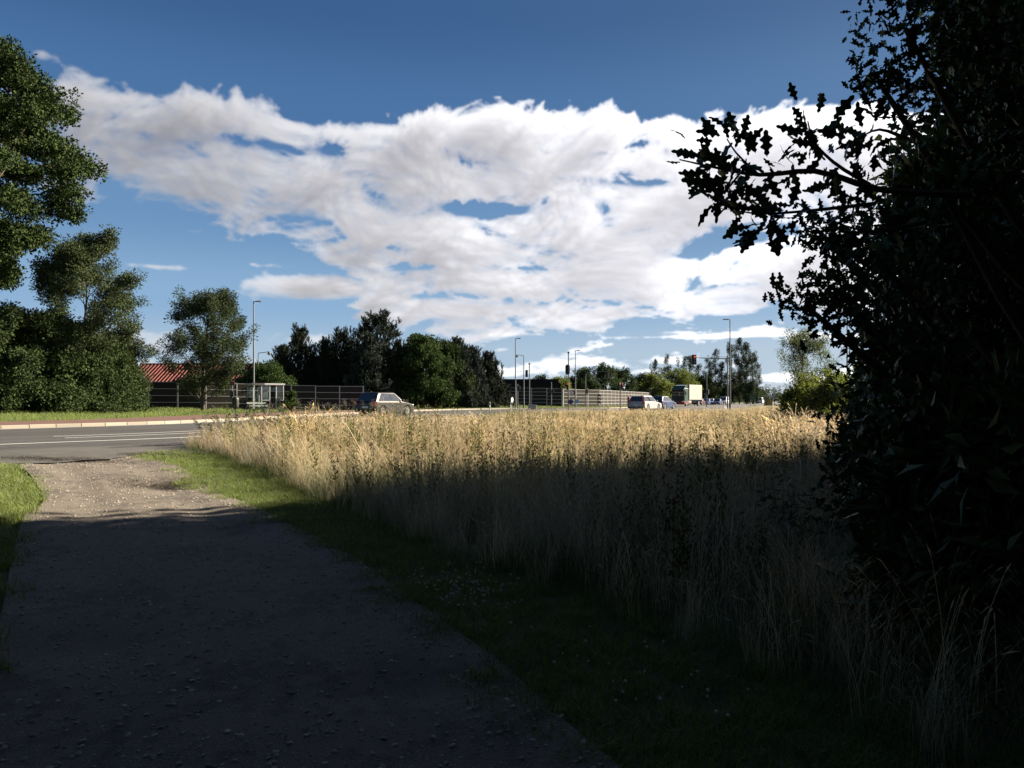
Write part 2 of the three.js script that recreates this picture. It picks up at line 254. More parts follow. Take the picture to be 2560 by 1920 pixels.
{ let [a, b] = inD(fine, 20.2, 60); strip('lane_line', fine, -3.6, 0.13, a, b, roadY + 0.005, M.paint, 'long white lane line, farther of the pair on the road');
  [a, b] = inD(fine, 20.0, 60); strip('lane_line', fine, -2.35, 0.13, a + 4, b, roadY + 0.005, M.paint, 'white lane line between the edge line and the farther lane line'); }
strip('edge_line', fineFar, 0.45, 0.16, 0, 1100, roadY + 0.005, M.paint, 'continuous white line beside the far kerb');
for (let k = 0; k < 7; k++) { const [a, b] = inD(fine, 8.5 + k * 7 - 7 * (k > 0 ? 1 : 1), 11 + k * 7 - 7); if (k < 3 || k > 5) strip('lane_dash', fine, -3.0 - (k > 5 ? 3.4 : 0), 0.12, a, Math.max(b, a + 2), roadY + 0.005, M.paint, `short white lane dash number ${k + 1} counted from the near end of the road`); }
// kerb: stones one by one where they can be told apart, then one long run
{
  const root = new THREE.Group(); root.name = 'kerb'; scene.add(root); tag(root, 'pale concrete kerb along the red pavement', 'kerb', null, 'structure');
  const seg = []; let acc = 0; for (let i = 1; i < fineFar.length; i++) { const a = fineFar[i - 1], b = fineFar[i]; acc += Math.hypot(b[0] - a[0], b[1] - a[1]); seg.push([acc, i]); }
  const at = s => { const k = seg.findIndex(q => q[0] >= s), i = seg[k][1]; const a = fineFar[i - 1], b = fineFar[i], L = Math.hypot(b[0] - a[0], b[1] - a[1]), t = 1 - (seg[k][0] - s) / L; return [mix(a[0], b[0], t), mix(a[1], b[1], t), Math.atan2(b[0] - a[0], b[1] - a[1])]; };
  const R = rng(77), g1 = new RoundedBoxGeometry(0.28, 0.3, 0.985, 2, 0.018), mats = [M.kerb, M.kerb2, M.kerb3];
  const s0 = seg.find(q => fineFar[q[1]][1] > 22)[0];
  for (let k = 0; k < 44; k++) { const [x, d, h] = at(s0 + k), m = part(root, 'kerb_stone', g1, mats[Math.floor(R() * 3)]); m.position.set(x - Math.cos(h) * 0.14, roadY - 0.02 + (R() - 0.5) * 0.012, -d + -Math.sin(h) * 0.14); m.rotation.y = -h + (R() - 0.5) * 0.012; }
  const rest = (i0, i1) => { const a = offset(fineFar, -0.28).slice(i0, i1), b = fineFar.slice(i0, i1); return merge([ribbon(a, b, 1, () => roadY + 0.13, 1), ribbon(b, b, 1, (x, d, t) => roadY + 0.13 - t * 0.15, 1)]); };
  const i0 = seg.find(q => q[0] > s0)[1], i1 = seg.find(q => q[0] > s0 + 43.6)[1];
  part(root, 'kerb_run', rest(0, i0), M.kerb); part(root, 'kerb_run', rest(i1, 1100), M.kerb);
}
{ const a = offset(farEdge, -6.2), b = offset(farEdge, -0.27), k = farEdge.findIndex(p => p[1] > 84);
  struct('pavement', ribbon(a.slice(0, k), b.slice(0, k), 8, (x, d, t) => Math.max(roadY + 0.12, H(x, d) + 0.03), 2), M.red, 'reddish cycle track and pavement behind the far kerb', 'pavement'); }
console.log('ground done');

// ---------------------------------------------------------------- vegetation builders
const MAT4 = new THREE.Matrix4(), Q = new THREE.Quaternion(), E = new THREE.Euler(), CT = new THREE.Color();
function instanced(name, g, m, list, parent = scene, kind = 'stuff') {       // list: [x,y,z, rx,ry,rz, scale, [r,g,b]]
  const im = new THREE.InstancedMesh(g, m, list.length); im.name = name; im.castShadow = im.receiveShadow = true;
  list.forEach((e, i) => { E.set(e[3], e[4], e[5], 'YXZ'); Q.setFromEuler(E); MAT4.compose(V(e[0], e[1], e[2]), Q, Array.isArray(e[6]) ? V(...e[6]) : V(e[6], e[6], e[6])); im.setMatrixAt(i, MAT4); im.setColorAt(i, e[7] ? CT.setRGB(...e[7]) : CT.setRGB(1, 1, 1)); });
  im.userData.kind = kind; parent.add(im); return im;
}
function leafQuad(pos, b, dir, side, len, wid, fold) {     // a leaf folded along its midrib: two faces
  const up = dir.clone().cross(side).normalize(), m = b.clone().addScaledVector(dir, len * 0.45), tip = b.clone().addScaledVector(dir, len).addScaledVector(up, -len * 0.12);
  const l = m.clone().addScaledVector(side, wid / 2).addScaledVector(up, fold), r = m.clone().addScaledVector(side, -wid / 2).addScaledVector(up, fold);
  for (const t of [[b, tip, l], [b, r, tip]]) for (const v of t) pos.push(v.x, v.y, v.z);
}
function sprig(seed, n, R, len, wid, droop = 0.3) {        // a twig end with n leaves
  const r = rng(seed), pos = [];
  for (let i = 0; i < n; i++) {
    const o = V(r() - 0.5, r() - 0.5, r() - 0.5).normalize(), b = o.clone().multiplyScalar(R * Math.cbrt(r()) * 0.85);
    const dir = o.clone().multiplyScalar(0.7).add(V(r() - 0.5, r() - 0.5 - droop, r() - 0.5)).normalize();
    const side = dir.clone().cross(V(r() - 0.5, 0.6 + r(), r() - 0.5)).normalize();
    leafQuad(pos, b, dir, side, len * (0.7 + 0.6 * r()), wid * (0.7 + 0.6 * r()), wid * 0.12);
  }
  return geo(pos);
}
function needleTuft(seed, n, L, len) {                     // an upright pine shoot with needles all round
  const r = rng(seed), pos = [];
  for (let i = 0; i < n; i++) {
    const t = r(), th = r() * 6.283, dir = V(Math.cos(th) * 0.75, 0.75, Math.sin(th) * 0.75).normalize(), b = V(0, t * L, 0), side = dir.clone().cross(V(r() - 0.5, r() - 0.5, r() - 0.5)).normalize(), l = len * (0.7 + 0.5 * r()), w = len * 0.075;
    const p = [b.clone().addScaledVector(side, w), b.clone().addScaledVector(side, -w), b.clone().addScaledVector(dir, l)]; for (const v of p) pos.push(v.x, v.y, v.z);
  }
  return geo(pos);
}
const tint = (r, c, v = 0.3) => { const k = 1 + (r() - 0.5) * v * 2, y = (r() - 0.5) * v * 0.7; return [c[0] * k * (1 + y), c[1] * k, c[2] * k * (1 - y)]; };
const G = {
  broad: [1, 2, 3].map(s => sprig(s, 16, 0.42, 0.17, 0.11)), fine: [4, 5, 6].map(s => sprig(s, 18, 0.36, 0.17, 0.07, 0.5)), big: [7, 8].map(s => sprig(s, 14, 0.36, 0.2, 0.13)),
  pine: [9, 10, 11].map(s => needleTuft(s, 90, 0.5, 0.15)), far: [12, 13].map(s => sprig(s, 14, 0.7, 0.34, 0.24)), near: [14, 15, 16].map(s => sprig(s, 12, 0.2, 0.1, 0.045, 0.2)),
};
const L = {
  lime: leafMat([0.026, 0.044, 0.009], 0.1), birch: leafMat([0.036, 0.052, 0.017], 0.2), hedge: leafMat([0.028, 0.046, 0.011], 0.15), willow: leafMat([0.032, 0.048, 0.017], 0.2),
  pine: leafMat([0.016, 0.027, 0.013], 0, 0.6), pineBlue: leafMat([0.024, 0.037, 0.026], 0, 0.6), maple: leafMat([0.031, 0.056, 0.011], 0.2), poplar: leafMat([0.030, 0.046, 0.020], 0.2), far: leafMat([0.036, 0.056, 0.018], 0.2),
  oak: leafMat([0.034, 0.060, 0.020], 0, 0.45), shrub: leafMat([0.036, 0.058, 0.022], 0, 0.33), rowan: leafMat([0.065, 0.085, 0.026], 0.5), bush: leafMat([0.082, 0.105, 0.018], 0.55),
};
// tree: envelope radius by relative height, made of leafy lobes on limbs
function tree(name, label, pos, o, group, category = 'tree') {
  const R = rng(o.seed), t = thing(name, label, category, pos, 0, group), lobes = [], Hh = o.h, b = o.base ?? 0.2;
  const lean = o.lean ?? 0;
  for (let i = 0; i < o.lobes; i++) {
    const u = b + (1 - b) * Math.pow(R(), o.bias ?? 0.9), rr = o.env((u - b) / (1 - b)) * o.r, a = R() * 6.283, lr = o.lobeR * (0.65 + 0.7 * R()) * (o.lobeEnv ? o.lobeEnv((u - b) / (1 - b)) : 1);
    const f = Math.max(0, rr - lr * 0.5) * (R() < 0.72 ? 0.75 + 0.35 * R() : Math.sqrt(R()) * 0.8);
    lobes.push([Math.cos(a) * f * (o.sx ?? 1) + lean * u * Hh, Math.min(u * Hh, Hh - lr * 0.5), Math.sin(a) * f * (o.sz ?? 1), lr]);
  }
  for (const l of o.extra ?? []) lobes.unshift(l);
  for (let i = 0; i < (o.spikes ?? 0); i++) { const u = b + (1 - b) * Math.pow(R(), 0.75), a = R() * 6.283, rr = (o.env((u - b) / (1 - b)) * o.r) * (0.95 + 0.22 * R()) + 0.1, q = (o.spikeR ?? 0.3) * (0.6 + 0.7 * R()); for (let k = 0; k < 3; k++) lobes.push([Math.cos(a) * rr * (1 - 0.12 * k) + lean * u * Hh, Math.min(u * Hh + (2 - k) * q * (o.spikeUp ?? 0.6), Hh * 1.03), Math.sin(a) * rr * (1 - 0.12 * k), q * (0.65 + 0.3 * k)]); }
  for (const l of o.top ?? []) lobes.push(l);
  const wood = [], th = Hh * (o.trunkTo ?? 0.82);
  const tp = [0, 0.3, 0.65, 1].map((k, i) => V(lean * k * th + (i ? (R() - 0.5) * 0.05 * Hh * (o.wob ?? 0.6) : 0), k * th - (i ? 0 : 0.15), i ? (R() - 0.5) * 0.04 * Hh : 0));
  wood.push(limb(tp, o.tr, o.tr * 0.15, 8));
  const C = new THREE.CatmullRomCurve3(tp);
  for (let i = 0; i < Math.min(lobes.length, o.limbs ?? 14); i++) { const l = lobes[i], y = clamp(l[1] / th - 0.22, 0.12, 0.95), s = C.getPoint(y), e = V(l[0], l[1], l[2]); wood.push(limb([s, s.clone().lerp(e, 0.55).add(V(0, -0.03 * Hh, 0)), e], o.tr * 0.34 * (1 - y * 0.5), o.tr * 0.06, 5)); }
  part(t, 'trunk', merge(wood), o.bark ?? M.bark);
  const wsum = lobes.map(l => l[3] ** 2), tot = wsum.reduce((a, c) => a + c, 0), per = o.geos.map(() => []);
  lobes.forEach((l, i) => {
    const n = Math.max(4, Math.round(o.n * wsum[i] / tot));
    for (let k = 0; k < n; k++) {
      const d = V(R() - 0.5, R() - 0.5, R() - 0.5).normalize(), q = l[3] * Math.pow(R(), 0.4), sq = o.squash ?? 0.75;
      const x = l[0] + d.x * q, y = Math.max(0.12, l[1] + d.y * q * sq), z = l[2] + d.z * q, up = o.upright;
      per[k % per.length].push([x, y, z, up ? (R() - 0.5) * up + d.z * up * 0.6 : R() * 6.28, R() * 6.28, up ? (R() - 0.5) * up - d.x * up * 0.4 : R() * 6.28, (o.ls ?? 1) * (0.7 + 0.6 * R()), tint(R, [1, 1, 1], o.vary ?? 0.3)]);
    }
  });
  per.forEach((list, i) => instanced('crown', o.geos[i], o.mat, list, t));
  return t;
}
const ENV = { round: t => Math.sqrt(clamp(1 - (2 * t - 0.9) ** 2 * 0.95)), cone: t => 1.02 - 0.95 * t, pine: t => Math.sqrt(clamp(1.05 - t * t)) * (0.8 + 0.2 * (1 - t)), column: t => Math.sin(Math.PI * clamp(0.12 + t * 0.86)) * 0.9 + 0.1, dome: t => Math.sqrt(clamp(1 - t * t * 0.96)), wall: () => 1 };

// ---------------------------------------------------------------- trees on the left and beyond the road
const at = (px, d) => baseAt(px, d);
tree('lime_tree', 'tall dark broadleaf tree cut by the left edge, towering over the hedge', at(-70, 50), { seed: 101, h: 24.6, r: 7.7, base: 0.28, env: t => lerpTable([[0, 0.36], [0.2, 0.5], [0.34, 0.75], [0.49, 1.0], [0.62, 0.84], [0.71, 0.72], [0.81, 0.74], [0.89, 0.45], [1, 0.2]], t), lobes: 140, lobeR: 1.15, n: 12500, geos: G.broad, ls: 1.05, spikes: 26, spikeR: 0.5, spikeUp: 0.3, mat: L.lime, tr: 0.42, limbs: 30, squash: 0.5 });
tree('birch_tree', 'loose drooping tree between the tall left tree and the hedge, swept to the right', at(140, 51), { seed: 102, h: 11.6, r: 3.4, base: 0.3, env: ENV.dome, lobes: 40, lobeR: 0.75, n: 2500, spikes: 26, spikeR: 0.45, geos: G.fine, mat: L.birch, tr: 0.17, lean: 0.17, limbs: 26, bark: M.barkGrey, squash: 0.85, extra: [[3.9, 7.6, 0, 0.7], [4.2, 6.9, 0.2, 0.5], [3.0, 9.8, 0, 0.6]] });
{ // hedge: a row of grown-together shrubs, each with its own stem
  const spots = [[-60, 47.5, 6.4, 3.2], [20, 48, 6.7, 3.1], [95, 49.5, 6.3, 3.0], [160, 51.5, 5.6, 2.8], [215, 53.5, 4.9, 2.5], [258, 57, 3.6, 1.7]];
  const lab = ['leafy hedge shrub at the left edge below the tall tree', 'second hedge shrub from the left edge, below the tall tree', 'third hedge shrub from the left edge, under the drooping tree', 'fourth hedge shrub from the left edge', 'hedge shrub next to the last of the row, left of the red roof', 'last and lowest shrub of the hedge, beside the black fence'];
  spots.forEach(([px, d, h, r], i) => tree('hedge_shrub', lab[i], at(px, d), { seed: 120 + i, h, r, base: 0.04, env: ENV.dome, bias: 1.15, lobes: 46, lobeR: 0.85, n: 2900, spikes: 14, spikeR: 0.4, geos: G.broad, ls: 0.82, mat: L.hedge, tr: 0.12, limbs: 12, trunkTo: 0.7 }, 'hedge of shrubs along the far pavement', 'shrub'));
}
tree('willow_shrub', 'feathery shrub reaching over the left end of the red roof', at(235, 56), { seed: 130, h: 5.4, r: 2.6, base: 0.3, env: ENV.dome, lobes: 26, lobeR: 0.55, n: 1200, spikes: 16, spikeR: 0.35, spikeUp: 0.9, geos: G.fine, mat: L.willow, tr: 0.1, lean: 0.1, limbs: 18, extra: [[2.2, 4.7, 0, 0.45], [2.9, 4.4, 0, 0.4], [2.5, 3.9, 0, 0.35], [3.2, 4.3, 0, 0.25]] }, null, 'shrub');
tree('roadside_tree', 'airy round tree standing before the fence and the red roof', at(438, 64), { seed: 140, h: 9.7, r: 3.35, base: 0.14, env: t => (t < 0.28 ? 0.45 + t * 1.4 : Math.sqrt(clamp(1 - ((t - 0.42) / 0.62) ** 2))), lobes: 58, lobeR: 0.66, n: 2500, spikes: 40, spikeR: 0.42, spikeUp: 1.0, geos: G.fine, mat: L.willow, tr: 0.2, lean: 0.06, limbs: 34, squash: 0.85 });
tree('round_bush', 'low rounded bush behind the bus shelter, right of the red roof', at(580, 76), { seed: 141, h: 4.6, r: 2.9, base: 0.08, env: ENV.dome, lobes: 30, lobeR: 0.85, n: 1700, geos: G.broad, mat: L.maple, tr: 0.1, limbs: 8 }, null, 'bush');
tree('small_sapling', 'bright green sapling beside the bus shelter', at(630, 60), { seed: 142, h: 1.65, r: 0.62, base: 0.1, env: ENV.dome, lobes: 12, lobeR: 0.26, n: 190, geos: G.big, ls: 0.55, mat: L.maple, tr: 0.03, limbs: 6 }, null, 'sapling');
const pines = [
  [648, 92, 8.9, 4.0, 'conical dark pine, leftmost of the evergreens', ENV.cone, L.pine, 151], [612, 88, 6.2, 2.6, 'short pine at the left foot of the evergreens', ENV.cone, L.pine, 152], [702, 90, 7.4, 2.5, 'slim pine between the two largest evergreens', ENV.cone, L.pine, 153],
  [815, 92, 10.7, 5.0, 'tallest broad-crowned pine in the middle of the evergreens', ENV.pine, L.pine, 154], [742, 94, 8.7, 2.4, 'dark pine leaning out on the left flank of the tallest pine', ENV.column, L.pine, 155], [792, 86, 7.6, 2.9, 'bluish pine in front of the tallest pine', ENV.cone, L.pineBlue, 156],
  [990, 96, 8.1, 3.0, 'pine with an open tip right of the broadleaf tree', ENV.cone, L.pineBlue, 157], [1022, 99, 7.1, 3.1, 'second pine from the right end of the evergreens', ENV.cone, L.pineBlue, 158], [1056, 101, 6.6, 3.0, 'rightmost pine of the evergreens, next to the lamp posts', ENV.cone, L.pine, 159],
];
for (const [px, d, h, r, label, env, m, seed] of pines) tree('pine_tree', label, at(px, d), { seed, h, r, base: 0.05, env, bias: 1.1, lobes: Math.round(60 + r * 30), lobeR: 0.9, lobeEnv: t => 1.2 - 0.85 * t, n: Math.round(r * h * 140), geos: G.pine, ls: 1.25, mat: m, tr: 0.2, upright: 0.9, limbs: 20, squash: 0.85, trunkTo: 0.95, vary: 0.35, spikes: 26, spikeR: 0.34, spikeUp: 1.6 }, 'evergreens beyond the road');
tree('broadleaf_tree', 'bright green broadleaf tree among the pines', at(915, 91), { seed: 160, h: 8.4, r: 4.1, base: 0.06, env: ENV.dome, lobes: 50, lobeR: 1.0, n: 3600, spikes: 24, spikeR: 0.4, geos: G.big, ls: 1.0, mat: L.maple, tr: 0.2, limbs: 12 });
tree('broadleaf_tree', 'rounded broadleaf tree between the bright green tree and the pines on its right', at(962, 95), { seed: 161, h: 8.0, r: 3.4, base: 0.06, env: ENV.dome, lobes: 36, lobeR: 0.95, n: 2500, spikes: 16, spikeR: 0.4, geos: G.broad, ls: 1.0, mat: L.lime, tr: 0.18, limbs: 10 });
tree('broadleaf_tree', 'dark leafy tree filling the foot of the tallest pine', at(860, 93), { seed: 162, h: 6.6, r: 3.4, base: 0.05, env: ENV.dome, lobes: 36, lobeR: 1.0, n: 2100, geos: G.broad, mat: L.hedge, tr: 0.15, limbs: 8 });
// beyond the right-hand noise fence and along the far road
const farTrees = [
  [1165, 150, 5.0, 2.6, 'small tree over the dark noise fence by the dark building'], [1205, 150, 4.6, 3.0, 'low bright bush behind the corner of the noise fence'], [1262, 160, 7.2, 3.2, 'tree rising behind the curved mast'], [1308, 165, 8.6, 3.9, 'largest round tree behind the pale noise fence'],
  [1346, 172, 7.6, 3.2, 'round tree next to the largest one behind the pale noise fence'], [1385, 185, 7.4, 3.4, 'round tree behind the far end of the pale noise fence'], [1420, 178, 6.6, 3.6, 'yellowish tree left of the truck'], [1470, 205, 9.0, 5.0, 'broad yellow green tree right above the truck'], [1520, 210, 7.0, 4.0, 'dark leafy tree right of the truck, below the bare poplars'], [1236, 158, 5.2, 3.2, 'low leafy bush between the signal post and the tall lamp'],
];
farTrees.forEach(([px, d, h, r, label], i) => tree('leafy_tree', label, at(px, d), { seed: 170 + i, h, r, base: 0.08, env: ENV.dome, lobes: 22, lobeR: r * 0.34, n: 680, spikes: 14, spikeR: 0.55, geos: G.far, ls: 0.85, mat: i === 1 || i === 6 || i === 7 ? L.bush : L.far, tr: 0.2, limbs: 8 }, 'leafy trees beyond the junction'));
const pops = [
  [1413, 217, 11.9, 1.8, 0.8, 'poplar standing apart left of the truck'], [1442, 228, 14.8, 1.9, 0.7, 'tall thin poplar above the green truck cab'], [1466, 233, 13.6, 1.2, 0.35, 'sparse bare-topped poplar, first right of the thin tall one'], [1478, 235, 14.0, 1.3, 0.4, 'sparse bare-topped poplar just left of the hanging signal'], [1491, 228, 13.4, 1.8, 0.6, 'poplar half hidden by the hanging signal'], [1505, 223, 10.8, 1.9, 0.7, 'short poplar right of the hanging signal'],
  [1530, 217, 12.1, 1.9, 0.6, 'poplar under the middle of the signal arm'], [1544, 212, 14.4, 2.0, 0.75, 'taller poplar under the signal arm beside the gantry post'], [1558, 217, 11.2, 1.5, 0.6, 'thin poplar left of the gantry post'], [1580, 225, 17.1, 2.5, 1.0, 'tall poplar behind the gantry post'], [1597, 220, 18.0, 2.1, 0.9, 'tallest poplar right of the tall lamp'], [1612, 215, 16.6, 2.6, 1.1, 'full poplar with a forked top, right of the tallest'], [1626, 218, 14.3, 2.4, 1.0, 'rightmost poplar of the row'],
];
pops.forEach(([px, d, h, r, k, label], i) => tree('poplar_tree', label, at(px, d), { seed: 190 + i, h, r, base: 0.06, env: ENV.column, bias: 1.0, lobes: Math.round(34 + 22 * k), lobeR: 0.62, lobeEnv: t => 1.35 - 0.9 * t, n: Math.round(1250 * k), spikes: 12, spikeR: 0.4, spikeUp: 2.2, geos: G.far, ls: 0.55, mat: L.poplar, tr: 0.2, limbs: 18, trunkTo: 0.97, squash: 1.5 }, 'poplars along the far road'));
{ // tree belts that read as one mass towards the horizon
  const R = rng(230), list = [[], []];
  const belt = (x0, d0, x1, d1, h, n, w) => { for (let i = 0; i < n; i++) { const t = R(), x = mix(x0, x1, t) + (R() - 0.5) * w, d = mix(d0, d1, t) + (R() - 0.5) * w, hh = h * (0.75 + 0.25 * Math.sin(t * 37) + 0.2 * Math.sin(t * 91)); list[i & 1].push([x, H(x, d) + 0.3 + Math.pow(R(), 0.8) * hh, -d, R() * 6, R() * 6, R() * 6, 1.2 + R() * 1.1 + (d > 260 ? 1 : 0), tint(R, [1, 1, 1], 0.35)]); } };
  belt(50, 222, 90, 330, 5, 1500, 5); belt(90, 330, 200, 620, 8, 1500, 10); belt(38, 206, 50, 222, 4.5, 800, 5); belt(112, 250, 175, 350, 4, 1900, 7); belt(175, 350, 420, 760, 8, 2200, 14); belt(200, 640, 430, 760, 12, 1800, 20); belt(-10, 170, 38, 206, 3.0, 900, 5);
  belt(-160, 130, -40, 150, 7, 1500, 12); belt(-40, 155, 10, 175, 4, 800, 8); belt(120, 240, 330, 380, 8, 2000, 14); belt(330, 380, 900, 500, 12, 1800, 30); belt(-700, 250, -150, 160, 11, 1800, 26);
  const woods = new THREE.Group(); woods.name = 'distant_woods'; scene.add(woods); tag(woods, 'continuous green belt of distant bushes and trees on the horizon', 'woods', null, 'stuff');
  list.forEach((l, i) => instanced('foliage', G.far[i], L.far, l, woods));
}
// right: young tree and bushes behind the meadow, in sun
tree('rowan_tree', 'slender young tree with airy crown behind the meadow, left of the dark oak', at(1735, 31), { seed: 240, h: 4.2, r: 0.98, base: 0.36, env: t => Math.sin(Math.PI * clamp(0.18 + t * 0.72)), lobes: 40, lobeR: 0.26, n: 800, spikes: 16, spikeR: 0.16, spikeUp: 0.8, geos: [sprig(41, 16, 0.17, 0.075, 0.028, 0.3), sprig(42, 16, 0.17, 0.075, 0.028, 0.3)], mat: L.rowan, tr: 0.045, limbs: 30, trunkTo: 0.93, wob: 0.25 });
const bushes = [[1716, 30, 1.75, 0.75, 'sunlit bush left of the slender young tree'], [1760, 29, 2.3, 1.3, 'yellow green bush at the foot of the slender young tree'], [1815, 27, 2.4, 1.4, 'bush between the slender young tree and the dark oak'], [1868, 25, 2.5, 1.4, 'bush half behind the dark oak foliage']];
bushes.forEach(([px, d, h, r, label], i) => tree('meadow_bush', label, at(px, d), { seed: 250 + i, h, r, base: 0.05, env: ENV.dome, lobes: 24, lobeR: 0.38, n: 900, geos: G.near, ls: 1.1, mat: L.bush, tr: 0.05, limbs: 16, vary: 0.4 }, 'bushes behind the meadow', 'bush'));

// ---------------------------------------------------------------- the dark oak and its neighbours on the right
function oakLeafGeo(len, bend) {                            // round-lobed leaf, folded and curled
  const half = [], pos = [], N = 20; for (let i = 0; i <= N; i++) { const u = i / N, env = 0.27 * Math.pow(Math.sin(Math.PI * Math.pow(u, 1.25)), 0.8) + 0.02 * (1 - u), lobe = 0.72 + 0.28 * Math.cos((u - 0.12) * 6.283 * 3.6); half.push([u, i === N ? 0 : env * (u < 0.08 ? 0.5 : lobe)]); }
  const pt = (u, w) => [w * len, (-bend * u * u - Math.abs(w) * 0.5 * bend + Math.abs(w) * 0.16) * len, -u * len];
  for (const s of [1, -1]) for (let i = 1; i < half.length; i++) { const [u0, w0] = half[i - 1], [u1, w1] = half[i]; pos.push(...pt(u0, 0), ...pt(u1, s * w1), ...pt(u0, s * w0)); pos.push(...pt(u0, 0), ...pt(u1, 0), ...pt(u1, s * w1)); }
  return geo(pos);
}
function oakSprig(seed, n, R0) { const r = rng(seed), list = []; const g = [oakLeafGeo(0.1, 0.15), oakLeafGeo(0.12, 0.35)]; for (let i = 0; i < n; i++) { const c = g[i & 1].clone(), th = r() * 6.283, k = r(); E.set((r() - 0.6) * 1.6, th, (r() - 0.5) * 1.4, 'YXZ'); c.applyQuaternion(Q.setFromEuler(E)); c.scale(0.7 + 0.5 * r(), 0.7 + 0.5 * r(), 0.7 + 0.5 * r()); c.translate((r() - 0.5) * R0 * 1.2, (r() - 0.5) * R0 * 0.9, (r() - 0.5) * R0 * 1.2); list.push(c); } return merge(list); }
const oakG = [1, 2, 3].map(s => oakSprig(300 + s, 11, 0.26));
const shadeG = [1, 2].map(s => sprig(330 + s, 14, 0.5, 0.24, 0.16));
tree('oak_tree', 'dark oak filling the right edge with a branch reaching over the meadow', [4.75, H(4.75, 5.6), -5.6], { seed: 310, h: 9.5, r: 2.15, base: 0.06, env: t => 0.9 + 0.16 * Math.sin(t * 9 + 1), lobes: 120, lobeR: 0.56, n: 15500, geos: oakG, ls: 0.7, spikes: 22, spikeR: 0.2, spikeUp: 0.3, mat: L.oak, tr: 0.24, limbs: 34, vary: 0.3,
  top: Array.from({ length: 22 }, (_, i) => [-0.8 - (i % 6) * 0.95, 6.9 + ((i * 5) % 7) * 0.35, -1.0 + Math.floor(i / 6) * 1.75 + (i % 2) * 0.5, 1.0]),
  extra: [[-2.0, 2.75, -0.2, 0.36], [-2.3, 2.65, -0.2, 0.26], [-2.5, 2.75, -0.1, 0.2], [-1.9, 3.0, 0.4, 0.4], [-1.7, 1.5, -0.4, 0.5], [-2.85, 2.1, 0.6, 0.2], [-2.65, 2.2, 0.6, 0.28], [-2.45, 2.0, 0.5, 0.34], [-2.3, 2.4, 0.5, 0.36], [-2.2, 3.9, 0.6, 0.34], [-2.4, 3.6, 0.6, 0.24], [-2.35, 1.4, 0.6, 0.36], [-2.2, 1.0, 0.6, 0.42], [-2.0, 1.9, 0.4, 0.4]] });
const OAK = scene.getObjectByName('oak_tree');
{ // the reaching branch: its leaves are large enough to tell apart
  const Rb = rng(320), o = OAK.position, P = (px, py, d) => V(XX(px, d), YY(py, d), -d).sub(o);
  const lg = [oakLeafGeo(0.12, 0.1), oakLeafGeo(0.12, 0.3), oakLeafGeo(0.12, 0.5)];
  const twig = (name, pts, r0, nLeaf, spread) => {
    const b = part(OAK, name, limb(pts, r0, 0.003, 5), M.bark), C = new THREE.CatmullRomCurve3(pts);
    for (let i = 0; i < nLeaf; i++) {
      const t = Math.pow(Rb(), 0.8), s = C.getPoint(t), out = V(Rb() - 0.5, Rb() - 0.5, Rb() - 0.5).normalize();
      const m = part(b, 'leaf', lg[i % 3], L.oak); const dir = C.getTangent(t).multiplyScalar(0.5).add(out).add(V(-0.25, -0.1, 0)).normalize();
      m.position.copy(s).addScaledVector(out, spread * (0.1 + Rb()));
      m.quaternion.setFromUnitVectors(V(0, 0, -1), dir); m.rotateZ(Rb() * 6.283); m.scale.setScalar(0.6 + 0.5 * Rb());
    }
  };
  twig('branch', [P(2090, 420, 4.7), P(1900, 410, 4.2), P(1760, 370, 3.9), P(1640, 378, 3.75), P(1545, 362, 3.65), P(1468, 345, 3.6)], 0.022, 78, 0.12);
  twig('branch', [P(1880, 400, 4.2), P(1800, 350, 4.05), P(1755, 300, 3.95), P(1745, 262, 3.9)], 0.012, 42, 0.13);
  twig('branch', [P(1890, 440, 4.2), P(1800, 450, 4.0), P(1720, 458, 3.9), P(1640, 462, 3.85), P(1590, 455, 3.8)], 0.012, 46, 0.11);
  twig('branch', [P(1640, 378, 3.75), P(1590, 330, 3.7), P(1570, 300, 3.7)], 0.006, 22, 0.09);
  twig('branch', [P(1600, 372, 3.7), P(1570, 410, 3.65), P(1545, 432, 3.6)], 0.006, 24, 0.09);
  twig('branch', [P(1700, 455, 3.9), P(1660, 490, 3.85), P(1640, 500, 3.85)], 0.006, 18, 0.08);
  twig('branch', [P(1960, 300, 4.4), P(1900, 280, 4.3), P(1850, 300, 4.2)], 0.012, 36, 0.16);
  twig('branch', [P(2000, 480, 4.6), P(1880, 500, 4.4), P(1800, 480, 4.3)], 0.014, 34, 0.16);
}
const nb = (name, label, x, d, h, r, seed, n, lobes) => tree(name, label, [x, H(x, d), -d], { seed, h, r, base: 0.04, env: t => Math.sqrt(clamp(1.05 - t * t)), lobes, lobeR: r * 0.34, n, geos: shadeG, ls: 1.0, mat: L.hedge, tr: 0.22, limbs: 16 }, 'trees along the right side of the meadow');
nb('shade_tree', 'large dark tree behind the oak, farthest of the row on the right', 10.6, 13.4, 10.5, 3.6, 341, 5200, 70);
nb('shade_tree', 'dark tree behind the oak, second of the row on the right', 10.6, 8.2, 11.5, 4.0, 342, 5200, 70);
nb('shade_tree', 'dark tree outside the right edge, next to the oak', 9.0, 2.5, 11.5, 4.2, 343, 4600, 60);
nb('shade_tree', 'tall tree behind the viewpoint on the right', 6.6, -4.6, 12.5, 5.2, 344, 5200, 70);
nb('shade_tree', 'tall tree behind the viewpoint on the left of the track', -3.6, -7.0, 13, 5.6, 345, 5600, 76);
nb('shade_tree', 'tree left of the viewpoint beyond the frame', -9.8, -1.6, 11.5, 4.6, 346, 4400, 60);
nb('shade_tree', 'tree straight behind the viewpoint', 1.4, -10.5, 13, 5.2, 347, 4600, 60);
nb('shade_tree', 'tree beyond the left edge beside the track', -9.6, 4.4, 12, 3.7, 348, 4200, 56);
